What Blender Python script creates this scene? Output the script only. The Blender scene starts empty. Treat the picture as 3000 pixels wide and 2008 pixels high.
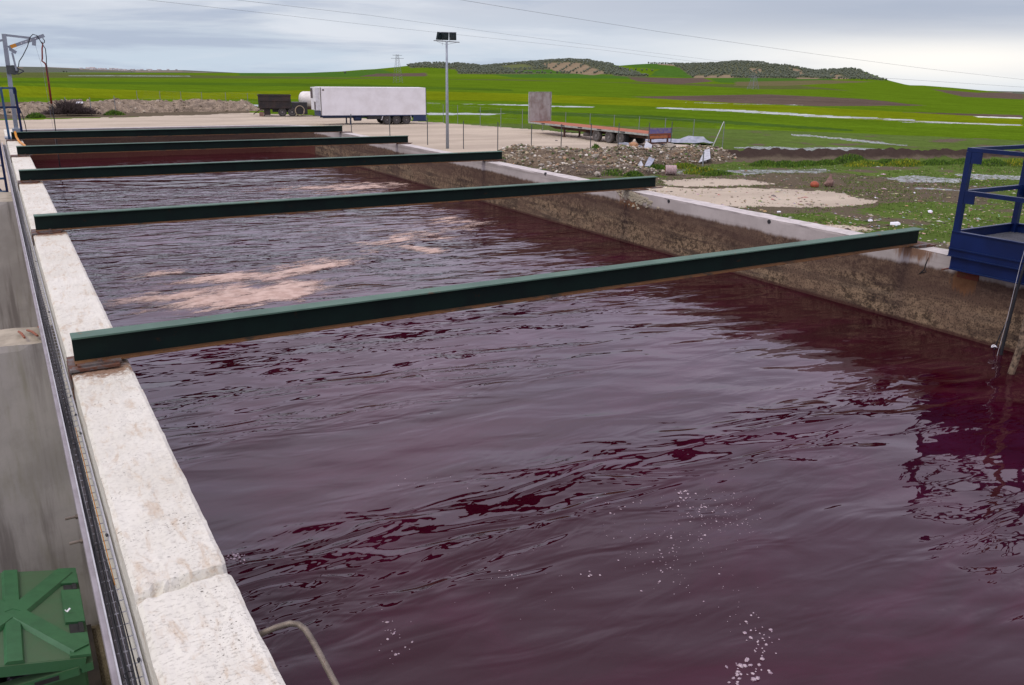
import bpy, bmesh, math, random
import numpy as np
from mathutils import Vector, Matrix
R=math.radians
random.seed(7); rng=np.random.default_rng(7)
S=bpy.context.scene; COL=S.collection
# ---------------------------------------------------------------- camera, sky, sun, exposure
F=2463.08; PITCH,ROLL,YAW=R(18.0),R(.915),R(31.05); CAM=np.array([0,0,2.1])
fw=np.array([math.sin(YAW)*math.cos(PITCH),math.cos(YAW)*math.cos(PITCH),-math.sin(PITCH)])
r0=np.array([math.cos(YAW),-math.sin(YAW),0.]); u0=np.cross(r0,fw)
CR=r0*math.cos(ROLL)+u0*math.sin(ROLL); CU=-r0*math.sin(ROLL)+u0*math.cos(ROLL)
cd=bpy.data.cameras.new('camera'); cam=bpy.data.objects.new('camera',cd); COL.objects.link(cam); S.camera=cam
cd.sensor_width=36; cd.lens=F/3000*36; cd.clip_start=.05; cd.clip_end=12000
M=Matrix((CR,CU,-fw)).transposed().to_4x4(); M.translation=Vector(CAM); cam.matrix_world=M
S.render.resolution_x=1024; S.render.resolution_y=685
S.view_settings.view_transform='Standard'; S.view_settings.look='None'; S.view_settings.exposure=0; S.view_settings.gamma=1
SUN_AZ,SUN_EL=R(-92),R(56)
W=bpy.data.worlds.new('World'); S.world=W; W.use_nodes=True
def ray(x,y): return fw+(x-1500)/F*CR-(y-1004)/F*CU
def pl(x,y,ax,v):
    d=ray(x,y); return CAM+d*((v-CAM[ax])/d[ax])
class NB:
    """small node helper"""
    def __init__(s,nt): s.nt=nt; s.L=nt.links
    def n(s,t,**k):
        o=s.nt.nodes.new(t)
        for a,b in k.items():
            if a.startswith('i_'): s.set(o.inputs[a[2:].replace('_',' ')],b)
            elif a.startswith('x'): s.set(o.inputs[int(a[1:])],b)
            else: setattr(o,a,b)
        return o
    def set(s,i,b):
        if hasattr(b,'is_output'): s.L.new(b,i)
        elif isinstance(b,(tuple,list)) and len(b)==3 and hasattr(i.default_value,'__len__') and len(i.default_value)==4: i.default_value=(*b,1)
        else: i.default_value=b
    def m(s,op,a,b=0.,c=None,clamp=False):
        o=s.n('ShaderNodeMath',operation=op,use_clamp=clamp,x0=a,x1=b)
        if c is not None: s.set(o.inputs[2],c)
        return o.outputs[0]
    def mr(s,v,a,b,c=0.,d=1.,st='SMOOTHSTEP'):
        o=s.n('ShaderNodeMapRange',interpolation_type=st); s.set(o.inputs[0],v)
        for i,q in zip((1,2,3,4),(a,b,c,d)): s.set(o.inputs[i],q)
        return o.outputs[0]
    def mix(s,f,a,b,t='MIX'):
        o=s.n('ShaderNodeMix',data_type='RGBA',blend_type=t); s.set(o.inputs[0],f); s.set(o.inputs[6],a); s.set(o.inputs[7],b); return o.outputs[2]
    def noise(s,v,sc,det=4,ro=.55,dist=0.):
        o=s.n('ShaderNodeTexNoise'); s.set(o.inputs['Vector'],v); o.inputs['Scale'].default_value=sc; o.inputs['Detail'].default_value=det; o.inputs['Roughness'].default_value=ro; o.inputs['Distortion'].default_value=dist; return o.outputs[0]
    def map(s,v,sc=(1,1,1),rot=(0,0,0),loc=(0,0,0)):
        o=s.n('ShaderNodeMapping'); s.set(o.inputs[0],v); o.inputs[1].default_value=loc; o.inputs[2].default_value=rot; o.inputs[3].default_value=sc; return o.outputs[0]
    def sep(s,v): o=s.n('ShaderNodeSeparateXYZ'); s.set(o.inputs[0],v); return o.outputs
    def bump(s,h,dist=1.,st=1.,nrm=None):
        o=s.n('ShaderNodeBump'); s.set(o.inputs['Height'],h); o.inputs['Distance'].default_value=dist; s.set(o.inputs['Strength'],st)
        if nrm is not None: s.set(o.inputs['Normal'],nrm)
        return o.outputs[0]
nb=NB(W.node_tree); W.node_tree.nodes.clear()
d=nb.n('ShaderNodeTexCoord').outputs['Generated']; sx,sy,sz=nb.sep(d)
sky=nb.n('ShaderNodeTexSky',sky_type='NISHITA',sun_disc=False); sky.sun_elevation=SUN_EL; sky.sun_rotation=SUN_AZ
zz=nb.m('MAXIMUM',sz,0.)
low=nb.mix(nb.mr(zz,0.,.075),(.60,.70,.82),(.60,.64,.74))
band=nb.noise(nb.map(d,(2.2,2.2,17.)),1.,7,.56,.35)
band2=nb.noise(nb.map(d,(3.2,3.2,34.),loc=(3,1,2)),1.,6,.58,.3)
lowc=nb.mix(nb.mr(band,.42,.62),low,(.76,.80,.88))
lowc=nb.mix(nb.m('MULTIPLY',nb.mr(band2,.46,.64),.75),lowc,(.42,.49,.64))
cp=nb.n('ShaderNodeVectorMath',operation='DIVIDE'); nb.set(cp.inputs[0],d)
cc=nb.n('ShaderNodeCombineXYZ'); q=nb.m('ADD',zz,.12); [nb.set(cc.inputs[i],q) for i in range(3)]; nb.set(cp.inputs[1],cc.outputs[0])
hi_n=nb.noise(cp.outputs[0],1.1,5,.55,.3)
hi=nb.mix(nb.mr(hi_n,.35,.65),(1.06,.97,1.27),(1.36,1.24,1.54))
hi=nb.mix(nb.mr(zz,.45,.85),hi,(1.0,.92,1.15)); col=nb.mix(nb.mr(zz,.12,.30),lowc,hi)
gd=ray(2800,165); gd=gd/np.linalg.norm(gd)
def glow(gd,a,b,zs):
    v=nb.n('ShaderNodeVectorMath',operation='SUBTRACT'); nb.set(v.inputs[0],d); v.inputs[1].default_value=tuple(gd)
    v2=nb.map(v.outputs[0],(1,1,zs)); ln=nb.n('ShaderNodeVectorMath',operation='LENGTH'); nb.set(ln.inputs[0],v2); 
    return nb.mr(nb.m('ADD',ln.outputs['Value'],nb.m('MULTIPLY',nb.m('SUBTRACT',band,.5),.35)),a,b,1.,0.)
col=nb.mix(nb.m('MULTIPLY',glow(gd,.0,.42,8.),.95),col,(1.12,1.08,1.02))
gd2=ray(2700,20); gd2/=np.linalg.norm(gd2)
col=nb.mix(nb.m('MULTIPLY',glow(gd2,.02,.46,9.),.8),col,(.44,.49,.61))
nis=nb.n('ShaderNodeVectorMath',operation='SCALE'); nb.set(nis.inputs[0],sky.outputs[0]); nis.inputs['Scale'].default_value=.1
col=nb.mix(.07,col,nis.outputs[0])
bg=nb.n('ShaderNodeBackground'); nb.set(bg.inputs[0],col); bg.inputs[1].default_value=1.
wo=nb.n('ShaderNodeOutputWorld'); nb.L.new(bg.outputs[0],wo.inputs[0])
sl=bpy.data.lights.new('sun','SUN'); sl.energy=1.3; sl.angle=R(16); sl.color=(1,.93,.82); so=bpy.data.objects.new('sun',sl); COL.objects.link(so)
so.rotation_euler=(R(90)-SUN_EL,0,-SUN_AZ+math.pi)
so.rotation_euler=Vector((-math.sin(SUN_AZ)*math.cos(SUN_EL),-math.cos(SUN_AZ)*math.cos(SUN_EL),-math.sin(SUN_EL))).to_track_quat('-Z','Y').to_euler()
# ---------------------------------------------------------------- numpy noise
_T=rng.random((256,256))
def vn(x,y):
    xi=np.floor(x).astype(int); yi=np.floor(y).astype(int); fx=x-xi; fy=y-yi; fx=fx*fx*(3-2*fx); fy=fy*fy*(3-2*fy)
    a=_T[xi&255,yi&255];b=_T[(xi+1)&255,yi&255];c=_T[xi&255,(yi+1)&255];e=_T[(xi+1)&255,(yi+1)&255]
    return (a*(1-fx)+b*fx)*(1-fy)+(c*(1-fx)+e*fx)*fy
def fbm(x,y,o=4):
    x=np.asarray(x,float); y=np.asarray(y,float); s=0;a=.5;t=0
    for i in range(o): s=s+a*vn(x+17.3*i,y+9.1*i); t+=a; a*=.5; x=x*2.03; y=y*2.03
    return s/t
# ---------------------------------------------------------------- mesh + object helpers
class MB:
    def __init__(s): s.v=[]; s.f=[]; s.c=[]; s.cc=None
    def add(s,vs,fs):
        o=len(s.v); s.v+= [tuple(map(float,p)) for p in vs]; s.f+=[tuple(i+o for i in f) for f in fs]
        if s.cc is not None: s.c+=[s.cc]*len(vs)
        return s
    def box(s,c,sz,rz=0,rx=0,ry=0,b=0):
        hx,hy,hz=[q/2 for q in sz]; m=Matrix.Rotation(rz,3,'Z')@Matrix.Rotation(ry,3,'Y')@Matrix.Rotation(rx,3,'X')
        if b:
            vs=[];
            for z in (-1,1):
                for (X,Y) in ((-hx+b,-hy),(hx-b,-hy),(hx,-hy+b),(hx,hy-b),(hx-b,hy),(-hx+b,hy),(-hx,hy-b),(-hx,-hy+b)): vs.append((X,Y,z*hz))
            fs=[tuple(range(7,-1,-1)),tuple(range(8,16))]+[(i,(i+1)%8,8+(i+1)%8,8+i) for i in range(8)]
        else:
            vs=[(x*hx,y*hy,z*hz) for z in(-1,1) for y in(-1,1) for x in(-1,1)]
            fs=[(0,2,3,1),(4,5,7,6),(0,1,5,4),(2,6,7,3),(0,4,6,2),(1,3,7,5)]
        return s.add([m@Vector(v)+Vector(c) for v in vs],fs)
    def bb(s,a,b): return s.box([(p+q)/2 for p,q in zip(a,b)],[abs(q-p) for p,q in zip(a,b)])
    def tube(s,pts,r,n=8,cap=True):
        pts=[Vector(p) for p in pts]; rr=r if hasattr(r,'__len__') else [r]*len(pts); vs=[];fs=[]; up=None
        for i,p in enumerate(pts):
            t=(pts[min(i+1,len(pts)-1)]-pts[max(i-1,0)]).normalized()
            if up is None: up=t.orthogonal().normalized()
            up=(up-t*up.dot(t)); up=up.normalized() if up.length>1e-6 else t.orthogonal().normalized()
            w=t.cross(up)
            for k in range(n):
                a=2*math.pi*k/n; vs.append(p+(up*math.cos(a)+w*math.sin(a))*rr[i])
        for i in range(len(pts)-1):
            for k in range(n): fs.append((i*n+k,i*n+(k+1)%n,(i+1)*n+(k+1)%n,(i+1)*n+k))
        if cap: fs.append(tuple(range(n-1,-1,-1))); fs.append(tuple((len(pts)-1)*n+k for k in range(n)))
        return s.add(vs,fs)
    def bar(s,a,b,w,h,roll=0):
        a=Vector(a);b=Vector(b);t=(b-a).normalized(); sd=t.cross(Vector((0,0,1)))
        if sd.length<1e-4: sd=Vector((1,0,0))
        sd.normalize(); up=sd.cross(t); 
        if roll: m=Matrix.Rotation(roll,3,t); sd=m@sd; up=m@up
        vs=[p+sd*(x*w/2)+up*(z*h/2) for p in(a,b) for z in(-1,1) for x in(-1,1)]
        return s.add(vs,[(0,1,3,2),(4,6,7,5),(0,4,5,1),(2,3,7,6),(0,2,6,4),(1,5,7,3)])
    def lathe(s,c,axis,prof,n=24):
        """prof: list of (distance along axis, radius)"""
        ax=Vector(axis).normalized(); u=ax.orthogonal().normalized(); w=ax.cross(u); c=Vector(c); vs=[];fs=[]
        for (h,r) in prof:
            for k in range(n):
                a=2*math.pi*k/n; vs.append(c+ax*h+(u*math.cos(a)+w*math.sin(a))*r)
        for i in range(len(prof)-1):
            for k in range(n): fs.append((i*n+k,i*n+(k+1)%n,(i+1)*n+(k+1)%n,(i+1)*n+k))
        fs.append(tuple(range(n-1,-1,-1))); fs.append(tuple((len(prof)-1)*n+k for k in range(n)))
        return s.add(vs,fs)
    def stone(s,c,sz,rz=0,sub=1,j=.28,rnd=random):
        vs,fs=ICO[sub]; m=Matrix.Rotation(rz,3,'Z')@Matrix.Rotation(rnd.uniform(-.5,.5),3,'X')
        o=[]
        for v in vs:
            k=1+rnd.uniform(-j,j); o.append(m@Vector((v[0]*sz[0]*k,v[1]*sz[1]*k,v[2]*sz[2]*k))+Vector(c))
        return s.add(o,fs)
    def build(s,name,m,parent=None,smooth=False,vcol=False):
        me=bpy.data.meshes.new(name); me.from_pydata(s.v,[],s.f); me.update()
        if vcol and s.c:
            a=me.color_attributes.new('Col','FLOAT_COLOR','POINT'); a.data.foreach_set('color',np.array([(*c,1) for c in s.c],dtype=np.float32).ravel())
        if smooth: me.polygons.foreach_set('use_smooth',[True]*len(me.polygons))
        bm=bmesh.new(); bm.from_mesh(me); bmesh.ops.recalc_face_normals(bm,faces=bm.faces); bm.to_mesh(me); bm.free()
        o=bpy.data.objects.new(name,me); COL.objects.link(o); me.materials.append(m)
        if parent is not None: o.parent=parent
        return o
def _ico(sub):
    bm=bmesh.new(); bmesh.ops.create_icosphere(bm,subdivisions=sub,radius=1); v=[tuple(x.co) for x in bm.verts]; f=[tuple(q.index for q in p.verts) for p in bm.faces]; bm.free(); return v,f
ICO={1:_ico(1),2:_ico(2),3:_ico(3)}
OCT=[(1,0,0),(-1,0,0),(0,1,0),(0,-1,0),(0,0,1),(0,0,-1)]; OCTF=[(0,2,4),(2,1,4),(1,3,4),(3,0,4),(2,0,5),(1,2,5),(3,1,5),(0,3,5)]
def npmesh(name,V,Fq,m,parent=None,smooth=True,attrs=None):
    me=bpy.data.meshes.new(name); V=np.asarray(V,np.float32); Fq=np.asarray(Fq,np.int32); k=Fq.shape[1]
    me.vertices.add(len(V)); me.vertices.foreach_set('co',V.ravel()); me.loops.add(Fq.size); me.loops.foreach_set('vertex_index',Fq.ravel())
    me.polygons.add(len(Fq)); me.polygons.foreach_set('loop_start',np.arange(0,Fq.size,k,dtype=np.int32)); me.polygons.foreach_set('loop_total',np.full(len(Fq),k,np.int32))
    me.polygons.foreach_set('use_smooth',np.full(len(Fq),smooth)); me.update(calc_edges=True); me.validate()
    for nm,arr in (attrs or {}).items():
        arr=np.asarray(arr,np.float32)
        if arr.ndim==2:
            a=me.color_attributes.new(nm,'FLOAT_COLOR','POINT'); a.data.foreach_set('color',np.concatenate([arr,np.ones((len(arr),1),np.float32)],1).ravel())
        else:
            a=me.attributes.new(nm,'FLOAT','POINT'); a.data.foreach_set('value',arr)
    o=bpy.data.objects.new(name,me); COL.objects.link(o); me.materials.append(m)
    if parent is not None: o.parent=parent
    return o
def tag(o,label,cat,group=None,kind=None):
    if kind: o['kind']=kind
    if label: o['label']=label
    if cat: o['category']=cat
    if group: o['group']=group
    return o
def thing(name,label,cat,loc=(0,0,0),rz=0,group=None):
    o=bpy.data.objects.new(name,None); COL.objects.link(o); o.location=loc; o.rotation_euler=(0,0,rz); o.empty_display_size=.2
    return tag(o,label,cat,group)
def struct(o): o['kind']='structure'; return o
def gridfaces(ny,nx):
    i=np.arange(ny-1)[:,None]*nx+np.arange(nx-1)[None,:]; return np.stack([i,i+1,i+nx+1,i+nx],-1).reshape(-1,4)
# ---------------------------------------------------------------- materials
def newmat(name):
    m=bpy.data.materials.new(name); m.use_nodes=True; nt=m.node_tree; nt.nodes.clear(); n=NB(nt)
    p=n.n('ShaderNodeBsdfPrincipled'); o=n.n('ShaderNodeOutputMaterial'); nt.links.new(p.outputs[0],o.inputs[0]); return m,n,p
def pos(n): return n.n('ShaderNodeNewGeometry').outputs['Position']
def obj(n): return n.n('ShaderNodeTexCoord').outputs['Object']
def paint(name,c,c2=None,rough=.5,metal=0.,sc=6.,rust=0.,dust=None,bs=.15,rustc=(.16,.055,.02),spec=.5,emit=None):
    m,n,p=newmat(name); v=obj(n); c2=c2 or tuple(x*.7 for x in c)
    a=n.noise(v,sc,5,.6); col=n.mix(n.mr(a,.35,.68),c,c2)
    if rust:
        r=n.noise(n.map(v,loc=(5,3,1)),sc*1.7,6,.65,.3); k=n.mr(r,.72-rust*.45,.78-rust*.4); col=n.mix(k,col,n.mix(n.noise(v,sc*9,3),rustc,tuple(x*.45 for x in rustc)))
        n.set(p.inputs['Roughness'],n.mr(k,0,1,rough,.85,'LINEAR'))
    else: n.set(p.inputs['Roughness'],n.mr(a,.3,.7,rough*.85,min(1,rough*1.2),'LINEAR'))
    if dust:
        g=n.n('ShaderNodeNewGeometry'); nz=n.sep(g.outputs['Normal'])[2]
        k=n.m('MULTIPLY',n.mr(nz,.35,.95),n.mr(n.noise(v,sc*2,5,.6),.25,.6,.55,.95)); col=n.mix(k,col,dust)
    n.set(p.inputs['Base Color'],col); p.inputs['Metallic'].default_value=metal; p.inputs['Specular IOR Level'].default_value=spec
    n.set(p.inputs['Normal'],n.bump(n.noise(v,sc*12,4,.6),.004,bs)); return m
def concrete(name,c,c2,grime=None,stains=(),pits=True,lines=False):
    m,n,p=newmat(name); v=pos(n); X,Y,Z=n.sep(v)
    a=n.noise(v,1.3,6,.6); b=n.noise(v,9,5,.65); col=n.mix(n.mr(a,.35,.65),c,c2)
    col=n.mix(n.mr(b,.5,.75,0,.5),col,tuple(x*.78 for x in c))
    h=n.m('MULTIPLY',n.noise(v,28,6,.7),.5)
    if pits:
        for sc,th,k in ((95,.22,.6),(46,.22,.8),(17,.14,.85)):
            vo=n.n('ShaderNodeTexVoronoi'); n.set(vo.inputs['Vector'],n.map(v,(1,1.3,1))); vo.inputs['Scale'].default_value=sc; vo.inputs['Randomness'].default_value=1
            sel=n.m('GREATER_THAN',n.sep(vo.outputs['Color'])[0],.42); d_=n.m('MULTIPLY',n.mr(vo.outputs['Distance'],th*.5,th,1,0),sel)
            d_=n.m('MULTIPLY',d_,n.mr(n.noise(v,5,3),.46,.62)); col=n.mix(n.m('MULTIPLY',d_,k),col,(.10,.085,.06)); h=n.m('SUBTRACT',h,n.m('MULTIPLY',d_,.8))
        st=n.noise(n.map(v,(4,1.2,4)),3,6,.7,.5); col=n.mix(n.mr(st,.50,.70,0,.6),col,(.42,.31,.19)); sp_=n.noise(n.map(v,(1,1.8,1)),38,5,.75); col=n.mix(n.mr(sp_,.56,.68,0,.32),col,(.30,.26,.20)); h=n.m('SUBTRACT',h,n.m('MULTIPLY',n.mr(sp_,.54,.66),.35))
    if lines:
        fl=n.noise(n.map(v,(.12,.12,9)),1,5,.6); col=n.mix(n.mr(fl,.5,.62,0,.4),col,(.15,.13,.11))
    if grime:
        dn=n.noise(n.map(v,(1,1,1)),.6,4,.6); dn2=n.noise(n.map(v,(3,3,1.)),3,4,.6)
        e=n.m('ADD',Z,n.m('ADD',n.m('MULTIPLY',n.m('SUBTRACT',dn,.5),.16),n.m('MULTIPLY',n.m('SUBTRACT',dn2,.5),.10)))
        k=n.mr(e,grime[0]-.035,grime[0]+.03,1,0)
        mot=n.noise(n.map(v,(1,1,1.2)),13,8,.72); st=n.noise(n.map(v,(1.,1.,11)),.7,5,.6); big=n.noise(v,1.1,5,.6); fi=n.noise(v,45,4,.7)
        g=n.mix(n.mr(mot,.40,.58),(.06,.040,.024),grime[1]); g=n.mix(n.mr(n.noise(n.map(v,(.5,.5,5.),loc=(7,3,0)),1.,5,.65),.5,.62,0,.6),g,(.20,.15,.10)); g=n.mix(n.mr(st,.48,.6,0,.7),g,(.045,.028,.022)); g=n.mix(n.mr(big,.42,.62,0,.65),g,grime[2])
        g=n.mix(n.mr(fi,.5,.62,0,.75),g,(.018,.014,.012)); g=n.mix(n.mr(Z,-.62,-.40,0,.6),g,(.075,.042,.032))
        col=n.mix(k,col,g)
        k2=n.mr(Z,grime[3]-.02,grime[3]+.02,1,0); col=n.mix(n.m('MULTIPLY',k2,.8),col,grime[4])
    for (px,py,pz,rx,ry,rz_) in stains:
        s_=n.n('ShaderNodeVectorMath',operation='SUBTRACT'); n.set(s_.inputs[0],v); s_.inputs[1].default_value=(px,py,pz)
        l=n.n('ShaderNodeVectorMath',operation='LENGTH'); n.set(l.inputs[0],n.map(s_.outputs[0],(1/rx,1/ry,1/rz_)))
        k=n.mr(n.m('ADD',l.outputs['Value'],n.m('MULTIPLY',n.m('SUBTRACT',n.noise(n.map(v,(24,24,2.)),1,5,.7),.5),2.0)),.45,1.05,1,0)
        col=n.mix(n.m('MULTIPLY',k,.85),col,n.mix(n.noise(v,20,3),(.26,.13,.055),(.12,.05,.02)))
    n.set(p.inputs['Base Color'],col); p.inputs['Roughness'].default_value=.9; p.inputs['Specular IOR Level'].default_value=.25
    n.set(p.inputs['Normal'],n.bump(h,.010,.6)); return m
BY=[6.57,12.37,17.86,23.04,27.79]; BXL=[.245,.253,.245,.347,.347]; BXR=[10.08,10.55,10.39,10.24,9.97]
LX0,LX1,RX0,RX1,FY=.212,.600,9.886,10.215,32.1
MAT={}
MAT['capwall']=concrete('pale_concrete',(.66,.655,.56),(.58,.57,.475),stains=[(.42,y-.14,0,.3,.22,.3) for y in BY])
MAT['liner']=concrete('grimy_concrete',(.46,.42,.39),(.37,.335,.31),grime=(-.2,(.29,.205,.125),(.17,.11,.072),-.93,(.05,.018,.014)),stains=[(RX0,BY[0]-.1,-.02,.2,.35,.16),(RX0,5.76,-.30,.2,.19,.15),(RX0,BY[1]-.1,-.15,.2,.4,.2)],pits=False,lines=True)
MAT['farliner']=concrete('wine_stained_concrete',(.33,.31,.29),(.26,.24,.22),grime=(-.1,(.13,.09,.055),(.07,.045,.03),-.62,(.10,.028,.02)),pits=False,lines=True)
MAT['rwalltop']=concrete('weathered_white_concrete',(.60,.57,.53),(.52,.50,.46),pits=False)
MAT['bay']=concrete('grey_concrete',(.46,.435,.385),(.36,.34,.30),pits=False)
MAT['baytop']=concrete('broken_concrete',(.42,.38,.29),(.33,.30,.22))
def add_moss(m):
    n=NB(m.node_tree); p=[x for x in m.node_tree.nodes if x.type=='BSDF_PRINCIPLED'][0]; lk=p.inputs['Base Color'].links[0].from_socket; v=pos(n)
    k=n.mr(n.noise(n.map(v,(2.2,2.2,.35)),1.3,5,.6),.5,.7,0,.45); n.set(p.inputs['Base Color'],n.mix(k,lk,(.17,.165,.06)))
    k=n.mr(n.noise(n.map(v,(7,7,.5),loc=(2,2,2)),1.,5,.6),.46,.68,0,.7); lk=p.inputs['Base Color'].links[0].from_socket; n.set(p.inputs['Base Color'],n.mix(k,lk,(.17,.15,.13)))
add_moss(MAT['bay'])
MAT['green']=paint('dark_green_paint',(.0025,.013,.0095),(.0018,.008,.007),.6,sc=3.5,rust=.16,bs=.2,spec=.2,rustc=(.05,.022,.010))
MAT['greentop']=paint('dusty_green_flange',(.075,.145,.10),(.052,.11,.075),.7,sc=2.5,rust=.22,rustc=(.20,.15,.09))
MAT['rustflange']=paint('rusty_flange',(.10,.048,.02),(.02,.03,.02),.8,sc=2.2,rust=.75,rustc=(.22,.10,.03))
MAT['plate']=paint('rusty_plate',(.13,.12,.11),(.09,.06,.045),.75,sc=7,rust=.6,rustc=(.15,.06,.03))
MAT['galv']=paint('galvanised_steel',(.60,.61,.63),(.48,.49,.51),.5,.45,sc=9)
MAT['galvpole']=paint('galvanised_pole',(.30,.34,.38),(.25,.28,.32),.6,.2,sc=5)
MAT['cable']=paint('black_cable',(.012,.014,.018),(.02,.022,.026),.45)
MAT['orange']=paint('orange_cable',(.62,.26,.02),(.5,.2,.02),.5)
MAT['redhose']=paint('red_hose',(.30,.035,.015),(.2,.03,.015),.5)
MAT['blue']=paint('dark_blue_paint',(.003,.014,.078),(.002,.009,.050),.4,sc=2,spec=.3,dust=(.008,.025,.07),rust=.05,bs=.1)
MAT['blue2']=paint('mid_blue_paint',(.02,.09,.19),(.015,.05,.12),.5,sc=2)
MAT['rustred']=paint('red_oxide_steel',(.17,.03,.012),(.10,.022,.012),.8,sc=9,rust=.5)
MAT['grate']=paint('floor_grating',(.22,.23,.24),(.15,.16,.17),.6,.5)
MAT['white']=paint('white_trailer_skin',(.80,.80,.80),(.70,.69,.68),.5,sc=.7,bs=.02)
MAT['whitep']=paint('white_plastic',(.75,.76,.78),(.65,.66,.68),.5)
MAT['fridge']=paint('fridge_unit_white',(.62,.64,.66),(.5,.5,.5),.5,sc=3,rust=.1)
MAT['dark']=paint('dark_metal',(.02,.02,.022),(.012,.012,.012),.6)
MAT['grille']=paint('brown_grille',(.07,.05,.05),(.04,.03,.03),.7)
MAT['navy']=paint('navy_chassis',(.01,.03,.10),(.008,.02,.06),.5)
MAT['tyre']=paint('tyre_rubber',(.035,.034,.032),(.06,.055,.05),.85,sc=9)
MAT['dtyre']=paint('dusty_tyre_rubber',(.10,.09,.08),(.06,.055,.05),.9,sc=9)
MAT['hub']=paint('wheel_hub',(.22,.21,.2),(.13,.12,.11),.6,.3,sc=9)
MAT['deck']=paint('rusty_red_deck',(.36,.10,.03),(.27,.075,.025),.8,sc=1.2,rust=.25)
MAT['rail']=paint('pale_side_rail',(.40,.42,.38),(.24,.26,.24),.6,.2,sc=3,rust=.2)
MAT['head']=paint('weathered_headboard',(.42,.40,.37),(.27,.22,.19),.75,sc=1.2,rust=.15,rustc=(.22,.13,.09))
MAT['chassis']=paint('rusty_chassis',(.10,.045,.03),(.05,.03,.025),.8,sc=3,rust=.4)
MAT['purple']=paint('faded_purple_board',(.10,.09,.26),(.22,.17,.22),.7,sc=5)
MAT['lightbar']=paint('orange_tail_board',(.40,.13,.04),(.3,.1,.04),.6,sc=4)
MAT['tipper']=paint('black_rusty_body',(.022,.02,.02),(.045,.03,.025),.8,sc=1.2,rust=.2,rustc=(.10,.045,.035))
MAT['tank']=paint('cream_white_tank',(.72,.70,.64),(.62,.6,.55),.45,sc=2)
MAT['binlid']=paint('green_bin_plastic',(.032,.13,.048),(.04,.14,.06),.5,sc=4,dust=(.065,.12,.058))
MAT['binbody']=paint('dark_green_bin_plastic',(.03,.11,.035),(.02,.075,.025),.5,sc=4)
MAT['bag']=paint('black_refuse_bag',(.008,.008,.012),(.004,.004,.006),.25)
MAT['pipe']=paint('worn_steel_pipe',(.20,.17,.13),(.12,.10,.075),.5,.5,sc=22,rust=.2,bs=.5)
MAT['crust']=paint('crusted_pipe',(.26,.19,.12),(.05,.035,.025),.95,sc=26,bs=1)
MAT['rebar']=paint('rusty_rebar',(.28,.10,.05),(.18,.06,.03),.85,sc=30)
MAT['post']=paint('grey_fence_post',(.24,.26,.26),(.17,.19,.19),.6,.3)
MAT['dpost']=paint('dark_fence_post',(.075,.085,.085),(.05,.055,.055),.6,.2)
MAT['lamp']=paint('floodlight_black',(.010,.022,.028),(.016,.03,.034),.4)
MAT['wire']=paint('overhead_wire',(.22,.23,.26),(.2,.2,.2),.7)
MAT['block']=paint('broken_block',(.34,.31,.25),(.24,.21,.16),.9,sc=4,bs=.8)
MAT['blocko']=paint('orange_block',(.40,.22,.11),(.30,.17,.09),.9,sc=4,bs=.8)
MAT['scrap']=paint('white_scrap_sheet',(.46,.49,.50),(.3,.32,.33),.5,sc=5)
MAT['tarp']=paint('grey_plastic_sheet',(.32,.35,.40),(.22,.25,.30),.5,sc=3)
MAT['pink']=paint('pale_pink_corrugated_pipe',(.50,.38,.37),(.42,.32,.31),.7,sc=6)
MAT['terra']=paint('orange_clay',(.34,.07,.025),(.24,.055,.02),.7,sc=6)
MAT['rock']=paint('reddish_rock',(.22,.13,.10),(.16,.10,.08),.9,sc=6)
MAT['twig']=paint('dry_dark_twigs',(.060,.040,.036),(.035,.025,.022),.9)
MAT['house']=paint('whitewashed_wall',(.62,.62,.62),(.5,.48,.46),.8)
MAT['roof']=paint('clay_roof',(.42,.36,.32),(.35,.3,.27),.9)
MAT['bark']=paint('olive_bark',(.08,.065,.05),(.06,.05,.04),.9)
MAT['olive']=paint('olive_leaves',(.078,.10,.060),(.115,.135,.09),.8,sc=.6)
def vcolmat(name,rough=.9,sc=8.,amt=.5,trans=0,bs=.6):
    m,n,p=newmat(name); a=n.n('ShaderNodeAttribute',attribute_name='Col'); k=n.mr(n.noise(pos(n),sc,5,.65),.3,.7,1-amt,1+amt)
    s=n.n('ShaderNodeVectorMath',operation='SCALE'); n.set(s.inputs[0],a.outputs['Color']); n.set(s.inputs['Scale'],k); n.set(p.inputs['Base Color'],s.outputs[0]); p.inputs['Roughness'].default_value=rough; p.inputs['Specular IOR Level'].default_value=.2
    n.set(p.inputs['Normal'],n.bump(n.noise(pos(n),sc*3,4,.6),.03,bs)); return m
MAT['stones']=vcolmat('rubble_stones'); MAT['veg']=vcolmat('vegetation',.8,3.,.25,bs=0)
# ---------------------------------------------------------------- terrain
GZ=-3.6
def interp(x,tab): t=np.array(tab,float); return np.interp(x,t[:,0],t[:,1])
BASE=[(-2000,213),(0,213),(700,214.5),(1000,216),(1340,220),(1800,223),(2000,229),(2150,229),(2400,231),(2600,241),(2660,250.5),(2700,251),(2780,257),(3000,277),(3600,300),(6000,300)]
CREST=[(-2000,217),(0,217),(704,215),(900,214),(1000,210),(1060,205),(1100,203),(1168,196.5),(1254,186),(1305,186),(1339,188),(1394,192.5),(1407,196),(1476,190),(1544,184),(1612,178.5),(1663,176.5),(1714,178.5),(1749,184),(1810,193),(1860,189),(1900,187),(2002,190),(2088,188),(2139,183),(2173,182.5),(2241,187),(2293,191),(2327,197),(2378,208.6),(2429,206),(2480,203),(2508,205),(2549,219.5),(2600,236.6),(2651,249),(2700,262),(3000,290),(6000,320)]
FAR=[(-2000,200),(0,195),(147,197),(288,203),(384,206),(544,206),(704,214),(800,224),(6000,330)]
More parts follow.
